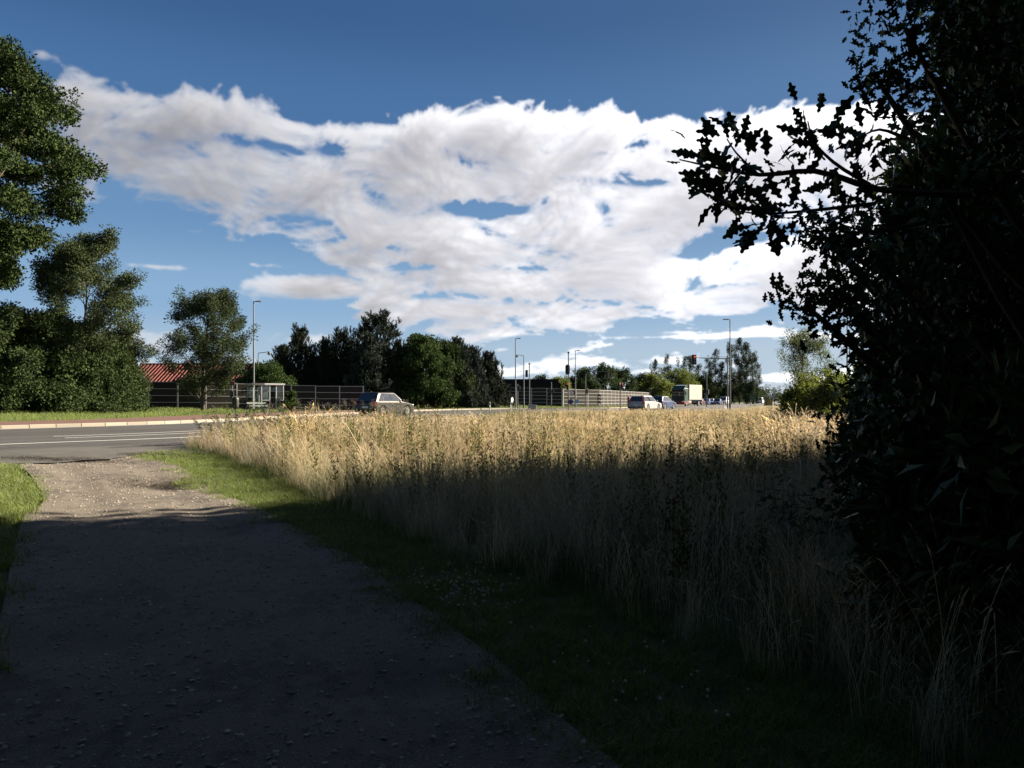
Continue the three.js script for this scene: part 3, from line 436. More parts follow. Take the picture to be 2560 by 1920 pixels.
const lauG = [1, 2, 3].map(s => sprig(350 + s, 13, 0.24, 0.15, 0.055, 0.1));
[[5.0, 7.4, 2.7, 1.5, 'glossy leaved shrub under the oak, nearest on the right edge'], [5.6, 9.8, 2.5, 1.5, 'glossy leaved shrub under the oak, at the edge of the sunlit meadow'], [6.8, 12.2, 2.3, 1.4, 'shrub under the dark trees, farthest along the meadow'], [4.6, 5.2, 1.9, 1.2, 'low shrub at the foot of the oak'], [3.15, 4.5, 1.45, 0.85, 'low dark shrub in the grass at the right edge, nearest the viewer']].forEach(([x, d, h, r, label], i) => tree('glossy_shrub', label, [x, H(x, d), -d], { seed: 360 + i, h, r, base: 0.04, env: ENV.dome, lobes: 36, lobeR: 0.48, n: 1800, geos: lauG, ls: 1.0, mat: L.shrub, tr: 0.05, limbs: 14, vary: 0.35 }, 'shrubs under the oak', 'shrub'));
console.log('trees done');

// ---------------------------------------------------------------- grass, gravel stones, weeds
function blade(pos, x, z, h, az, lean, w, seg = 3, head = 0) {       // a curved ribbon, with an ear at its end if head > 0
  const dx = Math.cos(az), dz = Math.sin(az), sx = -dz, sz = dx; let prev = null;
  for (let i = 0; i <= seg; i++) {
    const t = i / seg, k = lean * t * t * h, y = h * (t - 0.25 * lean * t * t), ww = head ? w * (1 - 0.45 * t) : w * (1 - t * t * 0.92);
    const a = [x + dx * k - sx * ww / 2, y, z + dz * k - sz * ww / 2], b = [x + dx * k + sx * ww / 2, y, z + dz * k + sz * ww / 2];
    if (prev) pos.push(...prev[0], ...prev[1], ...b, ...prev[0], ...b, ...a);
    prev = [a, b];
  }
  if (head) { // ear: a lens shape bending over
    const k0 = lean * h, y0 = h * (1 - 0.25 * lean), hl = head, kk = k0 + hl * (0.25 + lean * 1.1), y1 = y0 + hl * (0.85 - lean * 0.7), hw = w * 1.8;
    const m = [x + dx * (k0 + kk) / 2, (y0 + y1) / 2 + 0.004, z + dz * (k0 + kk) / 2], p0 = [x + dx * k0, y0, z + dz * k0], p1 = [x + dx * kk, y1, z + dz * kk];
    for (const [ax, az2] of [[sx, sz], [0, 0]]) { const l = [m[0] - ax * hw / 2, m[1] + (ax || az2 ? 0 : hw / 2), m[2] - az2 * hw / 2], r = [m[0] + ax * hw / 2, m[1] - (ax || az2 ? 0 : hw / 2), m[2] + az2 * hw / 2]; pos.push(...p0, ...l, ...p1, ...p0, ...p1, ...r); }
  }
}
function clump(seed, n, R0, h0, h1, w, lean, head, seg) { const r = rng(seed), pos = []; for (let i = 0; i < n; i++) { const a = r() * 6.283, q = R0 * Math.sqrt(r()); blade(pos, Math.cos(a) * q, Math.sin(a) * q, mix(h0, h1, r()), r() * 6.283, lean * (0.3 + r()), w * (0.7 + 0.6 * r()), seg, head ? head * (0.7 + 0.6 * r()) : 0); } return geo(pos); }
const grassMat = {
  straw: new THREE.MeshPhysicalMaterial({ color: col(0.56, 0.475, 0.315), roughness: 0.95, transmission: 0.35, thickness: 0, side: THREE.DoubleSide, specularIntensity: 0.3 }),
  green: new THREE.MeshPhysicalMaterial({ color: col(0.09, 0.118, 0.028), roughness: 0.95, transmission: 0.4, thickness: 0, side: THREE.DoubleSide }),
  lawn: new THREE.MeshPhysicalMaterial({ color: col(0.112, 0.158, 0.007), roughness: 0.95, transmission: 0.4, thickness: 0, side: THREE.DoubleSide }),
};
const strawG = [1, 2, 3].map(s => clump(400 + s, 20, 0.16, 0.42, 0.80, 0.0048, 0.5, 0.1, 3)), strawFarG = [1, 2, 3].map(s => clump(410 + s, 22, 0.22, 0.40, 0.78, 0.0095, 0.55, 0.12, 2));
const greenG = [1, 2, 3].map(s => clump(420 + s, 20, 0.16, 0.16, 0.5, 0.006, 0.9, 0, 3));
const lawnG = [1, 2, 3].map(s => clump(430 + s, 22, 0.09, 0.03, 0.085, 0.004, 0.9, 0, 2)), vergeG = [1, 2].map(s => clump(440 + s, 26, 0.28, 0.10, 0.34, 0.014, 0.7, 0, 2));
const patch = createNoise2D(rng(55));
const inPath = (x, d) => sd(pathRC, x, d) < 0 && sd(pathLC, x, d) > 0;
{
  const R = rng(450), near = [[], [], []], far = [[], [], []], green = [[], [], []];
  const put = (x, d, k) => {
    const e = sd(meadowEdge, x, d); if (e < 0.03) return; if (d < 1.2 && x < 4) return;
    const p = patch(x * 0.22, d * 0.22), p2 = patch(x * 0.9 + 40, d * 0.9), y = H(x, d) - 0.01, far_ = d > 17;
    const topCap = mix(1, clamp((0.86 - H(x, d)) / 0.80, 0.4, 1), ss(21, 30, d)), reed = d > 17 && d < 29 && x / d > 0.335 && x / d < 0.47 ? 1.35 : 1;
    const edge = 0.55 + 0.45 * ss(0, 0.7, e), hs = topCap * reed * edge * (0.93 + 0.2 * p + 0.17 * p2 + 0.1 * patch(x * 2.7, d * 2.7 + 9)) * (0.72 + 0.42 * R() + (R() < 0.07 ? 0.22 : 0));
    const lean = 0.16 + 0.12 * p2, greenish = ss(-0.1, 0.55, p2 * 0.7 + p * 0.55 + (d > 56 ? 0.5 : 0) + 0.55 * ss(9.5, 11, d) * ss(15.5, 13, d) * ss(-3, 0, x) + 0.6 * ss(9, 4.5, d) - 0.1);
    const tl = 0.55 + 0.95 * R() * R() + 0.1 * p;
    if (R() > greenish * 0.75) (far_ ? far : near)[k % 3].push([x, y, -d, (R() - 0.5) * 0.3, R() * 6.28, 0, hs, [tl * (1.08 + 0.12 * p2), tl * (1.03 + 0.08 * R()), tl * (0.88 + 0.4 * R() - 0.15 * p2)]]);
    if (R() < 0.45 + greenish) green[k % 3].push([x + (R() - 0.5) * 0.2, y, -d + (R() - 0.5) * 0.2, (R() - 0.5) * 0.25, R() * 6.28, 0, hs * (1.0 + 0.35 * R()), tint(R, [1, 1, 1], 0.35)]);
  };
  let k = 0;
  const fill = (d0, d1, per) => { for (let d = d0; d < d1; d += 0.5) { const x0 = -12, x1 = 0.70 * d + 2.5, n = Math.round((x1 - x0) * 0.5 * per); for (let i = 0; i < n; i++) put(x0 + R() * (x1 - x0), d + R() * 0.5, k++); } };
  fill(1.2, 8, 42); fill(8, 17, 38); fill(17, 32, 20); fill(32, 60, 15); fill(60, 110, 9);
  const root = new THREE.Group(); root.name = 'meadow_grass'; scene.add(root); tag(root, 'tall dry straw coloured meadow grass with seed heads', 'grass', null, 'stuff');
  near.forEach((l, i) => instanced('straw', strawG[i], grassMat.straw, l, root)); far.forEach((l, i) => instanced('straw', strawFarG[i], grassMat.straw, l, root)); green.forEach((l, i) => instanced('blades', greenG[i], grassMat.green, l, root));
  console.log('meadow', near[0].length * 3, far[0].length * 3, green[0].length * 3);
}
{ // short lawn on both sides of the track
  const R = rng(460), list = [[], [], []]; let k = 0; const ragged = (x, d) => 0.16 * patch(x * 0.9, d * 0.9) + 0.2 * patch(x * 2.6, d * 2.6) + 0.1 * patch(x * 7, d * 7);
  for (let d = 2.6; d < 19; d += 0.25) { const n = Math.round(210 * (d < 9 ? 0.9 : 1)); for (let i = 0; i < n * 4; i++) { const x = -13 + R() * 17, dd = d + R() * 0.25; const a = sd(pathRC, x, dd), b = sd(pathLC, x, dd), rg = ragged(x, dd); if (sd(nearC, x, dd) < 0.1) continue; const right = a > rg - 0.14 && sd(meadowEdge, x, dd) < 0.5, left = b < -0.04 - rg * 0.7 && a < 0 && sd(nearC, x, dd) > 2.7; if (!right && !left) continue; list[k++ % 3].push([x, H(x, dd) - 0.004, -dd, (R() - 0.5) * 0.4, R() * 6.28, 0, 0.75 + 0.6 * R() + (left ? 0.5 : 0), tint(R, [1, 1, 1], 0.3)]); } }
  const root = new THREE.Group(); root.name = 'lawn_grass'; scene.add(root); tag(root, 'short green grass bordering the gravel track', 'grass', null, 'stuff');
  list.forEach((l, i) => instanced('blades', lawnG[i], grassMat.lawn, l, root)); console.log('lawn', list[0].length * 3);
}
{ // verges beyond the road
  const R = rng(470), list = [[], []];
  for (let i = 0; i < 26000; i++) { const d = 34 + Math.pow(R(), 1.5) * 120, x = -0.72 * d + R() * d * 0.95; const b = -sd(farC, x, d); if (b < (d < 84 ? 6.3 : 0.4) || b > 26) continue; list[i & 1].push([x, H(x, d) - 0.01, -d, 0, R() * 6, 0, 0.5 + R() * 0.7, tint(R, [1, 1, 1], 0.35)]); }
  const root = new THREE.Group(); root.name = 'verge_grass'; scene.add(root); tag(root, 'green verge grass beyond the road', 'grass', null, 'stuff');
  list.forEach((l, i) => instanced('blades', vergeG[i], grassMat.lawn, l, root)); console.log('verge', list[0].length * 2);
}
{ // loose stones on the track
  const R = rng(480), g = [0, 1].map(s => { const q = new THREE.IcosahedronGeometry(1, 0), r = rng(490 + s), p = q.attributes.position; const jit = {}; for (let i = 0; i < p.count; i++) { const key = [p.getX(i), p.getY(i), p.getZ(i)].map(v => v.toFixed(2)).join(); const f = jit[key] ??= 0.7 + 0.5 * r(); p.setXYZ(i, p.getX(i) * f, p.getY(i) * f * 0.6, p.getZ(i) * f); } q.computeVertexNormals(); q.deleteAttribute('uv'); return q; }), list = [[], []];
  for (let i = 0; i < 60000; i++) { const d = 2.8 + Math.pow(R(), 1.25) * 13, x = -11 + R() * 13; if (!inPath(x, d) || sd(nearC, x, d) < 2.2) continue; const v = 0.55 + 0.7 * R() ** 1.5; list[i & 1].push([x, pathY(x, d) + 0.001, -d, R() * 0.4, R() * 6, R() * 0.4, 0.004 + 0.014 * R() ** 6, [v * 1.25, v * 1.2, v * 1.12]]); }
  const root = new THREE.Group(); root.name = 'gravel_stones'; scene.add(root); tag(root, 'loose small stones scattered over the gravel track', 'gravel', null, 'stuff');
  const m = mat([0.24, 0.225, 0.205], 0.85); list.forEach((l, i) => instanced('stones', g[i], m, l, root)); console.log('stones', list[0].length * 2);
}
{ // leaf litter and dead grass lying in the potholes
  const R = rng(500), g = sprig(501, 7, 0.05, 0.03, 0.012, 0), list = [];
  for (const [a, b, r, q] of pits.slice(0, 3)) for (let i = 0; i < 900; i++) { const u = (R() + R() + R() - 1.5) * 1.1, v = (R() + R() + R() - 1.5) * 1.1, x = a + u * r, d = b + v * q; list.push([x, Math.max(pathY(x, d), H(x, d) + 0.016 - 0.06 * ss(2.5, 2.7, sd(nearC, x, d))) + 0.008, -d, (R() - 0.5) * 0.5, R() * 6, (R() - 0.5) * 0.5, [0.6 + R() * 0.8, 0.25, 0.6 + R() * 0.8], tint(R, [1, 1, 1], 0.4)]); }
  tag(instanced('leaf_litter', g, mat([0.03, 0.022, 0.015], 0.95, { side: THREE.DoubleSide }), list), 'dark leaf litter lying in the hollows of the gravel track', 'leaf litter', null, 'stuff');
}
{ // clover heads
  const R = rng(510), list = [], pts = []; 
  for (let i = 0; i < 170; i++) { const c = i < 130 ? gp(1000 + (R() + R() - 1) * 170, 1285 + (R() + R() - 1) * 65) : gp(1100 + R() * 560, 1380 + R() * 240); if (sd(meadowEdge, ...c) > 0 || sd(pathRC, ...c) < 0.1) continue; list.push([c[0], H(...c) + 0.06 + 0.05 * R(), -c[1], 0, R() * 6, 0, 0.006 + 0.004 * R(), null]); }
  tag(instanced('clover_flowers', new THREE.IcosahedronGeometry(1, 1), mat([0.42, 0.41, 0.36], 0.9), list), 'scattered white clover heads in the shaded grass', 'flowers', null, 'stuff');
}
// tall single weeds standing out of the meadow
const weedMat = leafMat([0.045, 0.06, 0.022], 0.25), dryMat = mat([0.09, 0.06, 0.035], 0.9), thistleMat = mat([0.30, 0.21, 0.22], 0.95, { side: THREE.DoubleSide });
function weed(name, label, px, d, h, kind, seed, group, xy) {
  const R = rng(seed), p = xy ? [xy[0], H(...xy), -xy[1]] : baseAt(px, d), t = thing(name, label, 'weed', p, 0, group), stems = [], lv = [], hd = [];
  const n = kind === 'dock' ? 1 + (R() < 0.4) : kind === 'bush' ? 7 : 4;
  for (let s = 0; s < n; s++) {
    const a = R() * 6.283, sp = (kind === 'dock' ? 0.08 : 0.3) * h, e = V(Math.cos(a) * sp, h * (0.75 + 0.25 * R()), Math.sin(a) * sp), m = e.clone().multiplyScalar(0.5).add(V((R() - 0.5) * 0.05, 0, (R() - 0.5) * 0.05));
    const pts = [V(0, -0.02, 0), m, e]; stems.push(limb(pts, 0.006, 0.002, 4)); const C = new THREE.CatmullRomCurve3(pts);
    const q = kind === 'dock' ? 10 : 16;
    for (let i = 0; i < q; i++) { const u = kind === 'dock' ? 0.05 + 0.5 * R() : 0.15 + 0.85 * R(), c = C.getPoint(u), b = R() * 6.283, dir = V(Math.cos(b), 0.5 - R() * 0.8, Math.sin(b)).normalize(); leafQuad(lv, c, dir, dir.clone().cross(V(0, 1, 0)).normalize(), (kind === 'bush' ? 0.11 : 0.13) * (0.6 + 0.7 * R()), kind === 'bush' ? 0.07 : 0.035, 0.005); }
    const hn = kind === 'dock' ? 46 : kind === 'thistle' ? 30 : 0;
    for (let i = 0; i < hn; i++) { const u = kind === 'dock' ? 0.5 + 0.5 * R() : 0.8 + 0.22 * R(), c = C.getPoint(Math.min(u, 1)); const b = R() * 6.283, rr = kind === 'dock' ? 0.025 + 0.04 * R() * (1.2 - u) : 0.02 + 0.075 * R(), dir = V(Math.cos(b) * rr, (R() - 0.2) * 0.05, Math.sin(b) * rr); leafQuad(hd, c.add(dir), dir.normalize(), V(-dir.z, 0.3, dir.x).normalize(), 0.022, 0.016, 0.004); }
  }
  part(t, 'stem', merge(stems), kind === 'dock' ? dryMat : weedMat); part(t, 'leaves', geo(lv), weedMat, 'stuff'); if (hd.length) part(t, kind === 'dock' ? 'seed_head' : 'flower_head', geo(hd), kind === 'dock' ? dryMat : thistleMat, 'stuff');
  return t;
}
{ // dark seeded stalks and green forbs mixed into the meadow
  const R = rng(700), g = [0, 1, 2].map(s => { const r = rng(710 + s), pos = []; for (let i = 0; i < 3; i++) { const a = r() * 6.283, h = 0.6 + 0.4 * r(); blade(pos, (r() - 0.5) * 0.12, (r() - 0.5) * 0.12, h, a, 0.15 * r(), 0.007, 3); for (let k = 0; k < 22; k++) { const t = 0.35 + 0.65 * r(), b = r() * 6.283, c = V(Math.cos(a) * 0.1 * t * t, h * t, Math.sin(a) * 0.1 * t * t), dir = V(Math.cos(b), 0.7, Math.sin(b)).normalize(); leafQuad(pos, c, dir, V(-dir.z, 0.1, dir.x).normalize(), 0.03 + 0.05 * (1 - t), 0.014 + 0.02 * (1 - t), 0.003); } } return geo(pos); }), list = [[], [], []];
  for (let i = 0; i < 8500; i++) { const d = 5 + Math.pow(R(), 0.8) * 40, x = -9 + R() * (0.68 * d + 11); if (sd(meadowEdge, x, d) < 0.15) continue; const w = patch(x * 0.35 + 7, d * 0.35); if (R() > 0.35 + 0.6 * w + 0.4 * ss(9, 11, d) * ss(18, 14, d)) continue; const cap = mix(1, clamp((0.95 - H(x, d)) / 0.85, 0.4, 1), ss(21, 30, d)), gr = R() < 0.72; list[i % 3].push([x, H(x, d), -d, 0, R() * 6, 0, cap * (0.75 + 0.45 * R()), gr ? [1.1 + 0.7 * R(), 1.75, 0.7] : [1.3, 0.9, 0.8]]); }
  const root = new THREE.Group(); root.name = 'meadow_forbs'; scene.add(root); tag(root, 'dark seeded stalks and green forbs scattered through the dry grass', 'wild plants', null, 'stuff'); const m = leafMat([0.06, 0.062, 0.028], 0.2); list.forEach((l, i) => instanced('forbs', g[i], m, l, root)); console.log('forbs', list[0].length * 3);
}
weed('dark_weed', 'dark leafy weed alone in the shaded meadow left of the oak', 1702, 6.9, 0.85, 'bush', 520);
weed('dark_weed', 'broad leafy weed in front of the far road, right of the pines', 1120, 44, 1.15, 'bush', 521);
[[600, 26], [660, 30], [690, 28], [712, 33], [735, 31], [760, 34], [790, 30], [815, 33], [842, 29], [868, 35]].forEach(([px, d], i) => weed('thistle', ['thistle in seed left of the bus shelter', 'thistle in seed below the bus shelter', 'thistle in seed right of the bus shelter', 'thistle in seed below the low rail', 'thistle in seed between the low rail and the silver car', 'thistle in seed at the rear bumper of the silver car', 'thistle in seed before the rear wheel of the silver car', 'thistle in seed before the door of the silver car', 'thistle in seed before the front wheel of the silver car', 'thistle in seed ahead of the silver car'][i], px, d, 1.02 + 0.13 * ((i * 7) % 4) / 3, 'thistle', 530 + i, 'thistles along the meadow edge'));
[[1070, 14, 1.15, 'below the tall lamp by the evergreens'], [1243, 12, 1.25, 'tallest and nearest of all'], [1178, 15, 1.1, 'below the dark noise fence'], [1288, 17, 1.1, 'below the chevron marker'], [1325, 19, 1.05, 'right of the chevron marker'], [905, 16, 1.05, 'below the nose of the silver car'], [985, 15, 1.1, 'below the open-tipped pine'], [1420, 20, 1.0, 'below the blue hatchback'], [1120, 24, 1.0, 'beside the broad leafy weed'], [1500, 22, 1.0, 'below the hanging red signal'], [1600, 24, 1.0, 'right of the tallest lamp foot'], [1640, 23, 1.1, 'below the white van on the far road'], [1662, 25, 1.0, 'at the left end of the brown reeds'], [760, 17, 1.05, 'below the rear of the silver car'], [700, 18.5, 1.0, 'right of the low rail'], [1215, 33, 1.0, 'below the corner of the noise fence'], [1340, 36, 1.0, 'left of the white estate car'], [1560, 17, 0.95, 'below the gantry post']].forEach(([px, d, h, where], i) => weed('dock_plant', `brown seeded dock in the meadow, ${where}`, px, d, h, 'dock', 550 + i, 'docks standing in the meadow'));
[[-7.4, 18.6], [-7.15, 19.2], [-6.7, 18.8], [-6.9, 19.9], [-6.2, 20.1]].forEach((p, i) => weed('corner_weed', ['leafy weed at the left tip of the meadow beside the road', 'second leafy weed from the left tip of the meadow', 'leafy weed in front at the left tip of the meadow', 'leafy weed at the back of the left tip of the meadow', 'rightmost leafy weed at the left tip of the meadow'][i], 0, 0, 0.85 + 0.08 * i, 'bush', 580 + i, 'weeds at the meadow corner', p));
for (let i = 0; i < 26; i++) { const R = rng(600 + i); const px = 1662 + R() * 170, d = 19 + R() * 7; weed('reed_plant', 'tall brown seeded reed stalk before the bushes left of the oak', px, d, 1.15 + 0.45 * R(), 'dock', 620 + i, 'brown reeds before the bushes'); }
{ // straws lying on the track
  const st = (label, pts) => { const P = pts.map(([px, py]) => { const c = gp(px, py); return V(c[0], pathY(...c) + 0.012, -c[1]); }); const t = tag(part(scene, numbered('straw_stalk'), limb(P, 0.0022, 0.0012, 4), grassMat.straw), label, 'straw'); return t; };
  st('bent dry straw lying on the shaded gravel', [[972, 1460], [1000, 1474], [1021, 1486], [1025, 1510], [1019, 1540]]); st('short straight straw crossing the bent one on the gravel', [[962, 1530], [1000, 1528], [1042, 1521]]); st('small curved straw near the grass edge of the track', [[1060, 1430], [1063, 1440], [1061, 1450]]);
}
console.log('grass done');

// ---------------------------------------------------------------- fences, house, shelter
const panelMat = [mat([0.026, 0.023, 0.021], 0.85, { specularIntensity: 0.2 }), mat([0.030, 0.0265, 0.024], 0.85, { specularIntensity: 0.2 }), mat([0.023, 0.0205, 0.019], 0.85, { specularIntensity: 0.2 })];
function noiseFence(label, pts, bay, h, rails, group) {
  const b0 = [pts[0][0], H(...pts[0]), -pts[0][1]], t = thing('noise_fence', label, 'fence', b0, 0, group);
  let k = 0;
  for (let s = 1; s < pts.length; s++) {
    const [ax, ad] = pts[s - 1], [bx, bd] = pts[s], len = Math.hypot(bx - ax, bd - ad), n = Math.max(1, Math.round(len / bay)), w = len / n, ang = Math.atan2(bx - ax, bd - ad), ux = (bx - ax) / len, ud = (bd - ad) / len;
    for (let i = 0; i < n; i++) {
      const cx = ax + ux * w * (i + 0.5), cd = ad + ud * w * (i + 0.5), y = H(cx, cd);
      const put = (name, g, m, x, d, yy) => { const o = part(t, name, g, m); o.position.set(x - b0[0], yy - b0[1], -d - b0[2]); o.rotation.y = -ang; return o; };
      put('post', box(0.1, h + 0.12, 0.09, 0, (h + 0.02) / 2, 0), M.whiteMetal, ax + ux * w * i, ad + ud * w * i, y);
      if (s === pts.length - 1 && i === n - 1) put('post', box(0.14, h + 0.12, 0.12, 0, (h + 0.02) / 2, 0), M.whiteMetal, bx, bd, y);
      for (let r = 0; r < rails; r++) {
        const ph = h / rails;
        put('panel', box(0.06, ph - 0.07, w - 0.13, 0, ph * (r + 0.5), 0), panelMat[(k++ * 7) % 3], cx, cd, y);
        put('rail', box(0.1, 0.045, w - 0.13, 0.0, ph * (r + 1), 0), M.whiteMetal, cx, cd, y);
      }
    }
  }
  return t;
}
noiseFence('grey noise fence with white rails behind the bus shelter', [[-37.5, 68.3], [-28, 70.5], [-23.4, 73.4], [-14.6, 75.6]], 2.5, 2.45, 4);
noiseFence('dark noise fence with rails right of the pines, behind the lamp posts', [[-4, 119.5], [7.7, 118.5]], 2.6, 2.75, 5);
noiseFence('pale brown noise fence with white rails receding along the far road', [[7.9, 118.7], [14.2, 125], [30, 168]], 2.9, 2.75, 5);
{ // house with red tiled roof
  const x0 = XX(262, 86), x1 = XX(556, 86), w = x1 - x0, t = thing('red_roof_house', 'low dark house with long red ribbed tile roof behind the fence', 'house', [(x0 + x1) / 2, H((x0 + x1) / 2, 86), -88.5]);
  const eave = 2.75, ridge = 4.95, run = 4.2;
  part(t, 'wall', box(w - 0.6, eave + 0.15, run * 2 - 1, 0, eave / 2 - 0.1, -run + 2.2), M.dark);
  const tileM = [mat([0.085, 0.0135, 0.0095], 0.85), mat([0.072, 0.0115, 0.0085], 0.85), mat([0.10, 0.0175, 0.0115], 0.85)];
  const n = Math.round(w / 0.42), cols = [[], [], []], s = Math.hypot(run, ridge - eave), a = Math.atan2(ridge - eave, run), R = rng(700);
  for (let i = 0; i < n; i++) { const g = new THREE.CylinderGeometry(0.13, 0.13, s, 6, 1, true); g.scale(1, 1, 0.8); g.rotateX(Math.PI / 2 + a); g.translate(-w / 2 + (i + 0.5) * w / n, (eave + ridge) / 2 + 0.05, 0.2); cols[Math.floor(R() * 3)].push(g); }
  const rf = part(t, 'roof', (() => { const p = new THREE.Shape(); p.moveTo(run / 2 + 0.2, eave); p.lineTo(-run / 2 + 0.2, ridge); p.lineTo(-run * 1.5 + 0.2, eave); p.lineTo(-run * 1.5 + 0.2, eave - 0.12); p.lineTo(-run / 2 + 0.2, ridge - 0.14); p.lineTo(run / 2 + 0.2, eave - 0.12); const g = new THREE.ExtrudeGeometry(p, { depth: w, bevelEnabled: false }); g.translate(0, 0, -w / 2); g.rotateY(-Math.PI / 2); g.scale(-1, 1, 1); g.rotateY(0); return g; })(), tileM[1]);
  rf.material = mat([0.035, 0.007, 0.006], 0.85, { side: THREE.DoubleSide });
  cols.forEach((c, i) => part(rf, 'tile_rows', merge(c), tileM[i], 'stuff'));
  part(rf, 'ridge', (() => { const g = new THREE.CylinderGeometry(0.14, 0.14, w, 8); g.rotateZ(Math.PI / 2); g.translate(0, ridge + 0.05, -run / 2 + 0.2); return g; })(), tileM[0]);
  part(t, 'gutter', box(w, 0.11, 0.12, 0, eave - 0.08, run / 2 + 0.34), M.dark);
}
{ // dark building right of the pines
  const d = 140, x0 = XX(1070, d), x1 = XX(1206, d), w = x1 - x0, t = thing('dark_building', 'low dark building with sloping slate roof behind the lamp posts', 'building', [(x0 + x1) / 2, H((x0 + x1) / 2, d), -d]);
  part(t, 'wall', box(w, 3.2, 9, 0, 1.6, -4), M.dark);
  const r = part(t, 'roof', (() => { const p = new THREE.Shape(); p.moveTo(0.8, 3.15); p.lineTo(-3.4, 4.75); p.lineTo(-9, 4.75); p.lineTo(-9, 3.15); const g = new THREE.ExtrudeGeometry(p, { depth: w + 0.4, bevelEnabled: false }); g.rotateY(-Math.PI / 2); g.scale(-1, 1, 1); g.translate(-(w + 0.4) / 2 + 0, 0, 0); return g; })(), mat([0.045, 0.045, 0.05], 0.7, { side: THREE.DoubleSide }));
  const pos = []; for (let i = 0; i < 12; i++) { const k = i / 12; pos.push(box(w + 0.36, 0.04, 0.05, 0, 3.2 + k * 1.6 + 0.03, 0.8 - k * 4.2)); } part(r, 'batten_rows', merge(pos), M.black, 'stuff');
}
{ // bus shelter
  const d = 60, x0 = XX(529, d), x1 = XX(616, d), w = 2.5, t = thing('bus_shelter', 'white framed glass bus shelter on the red pavement', 'bus shelter', [(x0 + x1) / 2, roadY + 0.13, -d], 0.7), hh = 2.18, dp = 1.35;
  const rf = part(t, 'roof', box(w + 0.1, 0.13, dp + 0.2, 0, hh, 0, 0.02), M.whiteMetal); part(rf, 'roof_edge', box(w * 0.36, 0.14, 0.03, -w * 0.32, hh, dp / 2 + 0.12), M.dark);
  for (const x of [-w / 2 + 0.05, -0.55, 0.1, 0.62, w / 2 - 0.05]) part(t, 'post', box(0.06, hh - 0.07, 0.06, x, (hh - 0.07) / 2, dp / 2), M.whiteMetal);
  for (const x of [-w / 2 + 0.05, -0.2, w / 2 - 0.05]) part(t, 'post', box(0.05, hh - 0.07, 0.05, x, (hh - 0.07) / 2, -dp / 2), x < -0.3 ? M.dark : M.whiteMetal);
  for (const [a, b] of [[-0.55, 0.1], [0.62, w / 2 - 0.05]]) for (const [y0, y1] of [[0.08, 0.92], [0.98, hh - 0.1]]) part(t, 'pane', box(b - a - 0.07, y1 - y0, 0.012, (a + b) / 2, (y0 + y1) / 2, dp / 2), M.glass);
  for (const [a, b] of [[-w / 2 + 0.05, -0.2], [-0.2, w / 2 - 0.05]]) part(t, 'pane', box(b - a - 0.06, 1.75, 0.012, (a + b) / 2, 1.1, -dp / 2), M.glass);
  part(t, 'pane', box(0.012, 1.75, dp - 0.1, w / 2 - 0.05, 1.1, 0), M.glass);
  for (const [a, b] of [[-0.55, 0.1], [0.62, w / 2 - 0.05]]) for (const y of [0.05, 0.95]) part(t, 'crossbar', box(b - a - 0.064, 0.05, 0.045, (a + b) / 2, y, dp / 2), M.whiteMetal);
  const be = part(t, 'bench', box(w * 0.6, 0.12, 0.34, -w * 0.18, 0.5, -dp / 2 + 0.3, 0.02), M.whiteMetal); for (const x of [-w * 0.42, 0.05]) part(be, 'leg', box(0.05, 0.44, 0.25, x, 0.22, -dp / 2 + 0.3), M.dark);
  part(be, 'back_rail', box(w * 0.6, 0.14, 0.04, -w * 0.18, 0.72, -dp / 2 + 0.1), M.whiteMetal);
  part(t, 'timetable', box(0.4, 0.6, 0.03, 0.3, 1.5, -dp / 2 + 0.04), M.dark);
}
{ const p = baseAt(502, 57.5); p[1] = roadY + 0.12; const t = thing('bus_stop_sign', 'thin bus stop post with a dark red sign left of the shelter', 'sign', p); part(t, 'post', cyl(0.035, 0.035, 2.35, 0, 0, 0), M.galv); part(t, 'sign_panel', box(0.38, 0.28, 0.04, 0, 2.2, 0.04, 0.01), mat([0.10, 0.03, 0.02], 0.6)); part(t, 'timetable', box(0.28, 0.42, 0.06, -0.02, 1.42, 0.05, 0.01), M.dark);
  const q = baseAt(509, 57.3); q[1] = roadY + 0.12; const b = thing('litter_bin', 'black rounded litter bin next to the bus stop post', 'bin', q); part(b, 'body', new THREE.LatheGeometry([[0.0, 0.32], [0.17, 0.33], [0.22, 0.42], [0.24, 1.0], [0.22, 1.12], [0.12, 1.2], [0, 1.22]].map(v => new THREE.Vector2(...v)), 16), M.black); part(b, 'post', cyl(0.04, 0.04, 0.4, 0, 0, 0), M.dark); }
{ const p = baseAt(659, 56); p[1] = roadY + 0.12; const t = thing('low_rail', 'low pale timber rail between the bus shelter and the silver car', 'rail', p, 0.1), m = mat([0.34, 0.30, 0.24], 0.85); for (const x of [-0.75, 0, 0.75]) part(t, 'post', box(0.08, 0.5, 0.08, x, 0.25, 0), m); for (const y of [0.26, 0.44]) part(t, 'bar', box(1.7, 0.06, 0.05, 0, y, 0.066), m); }

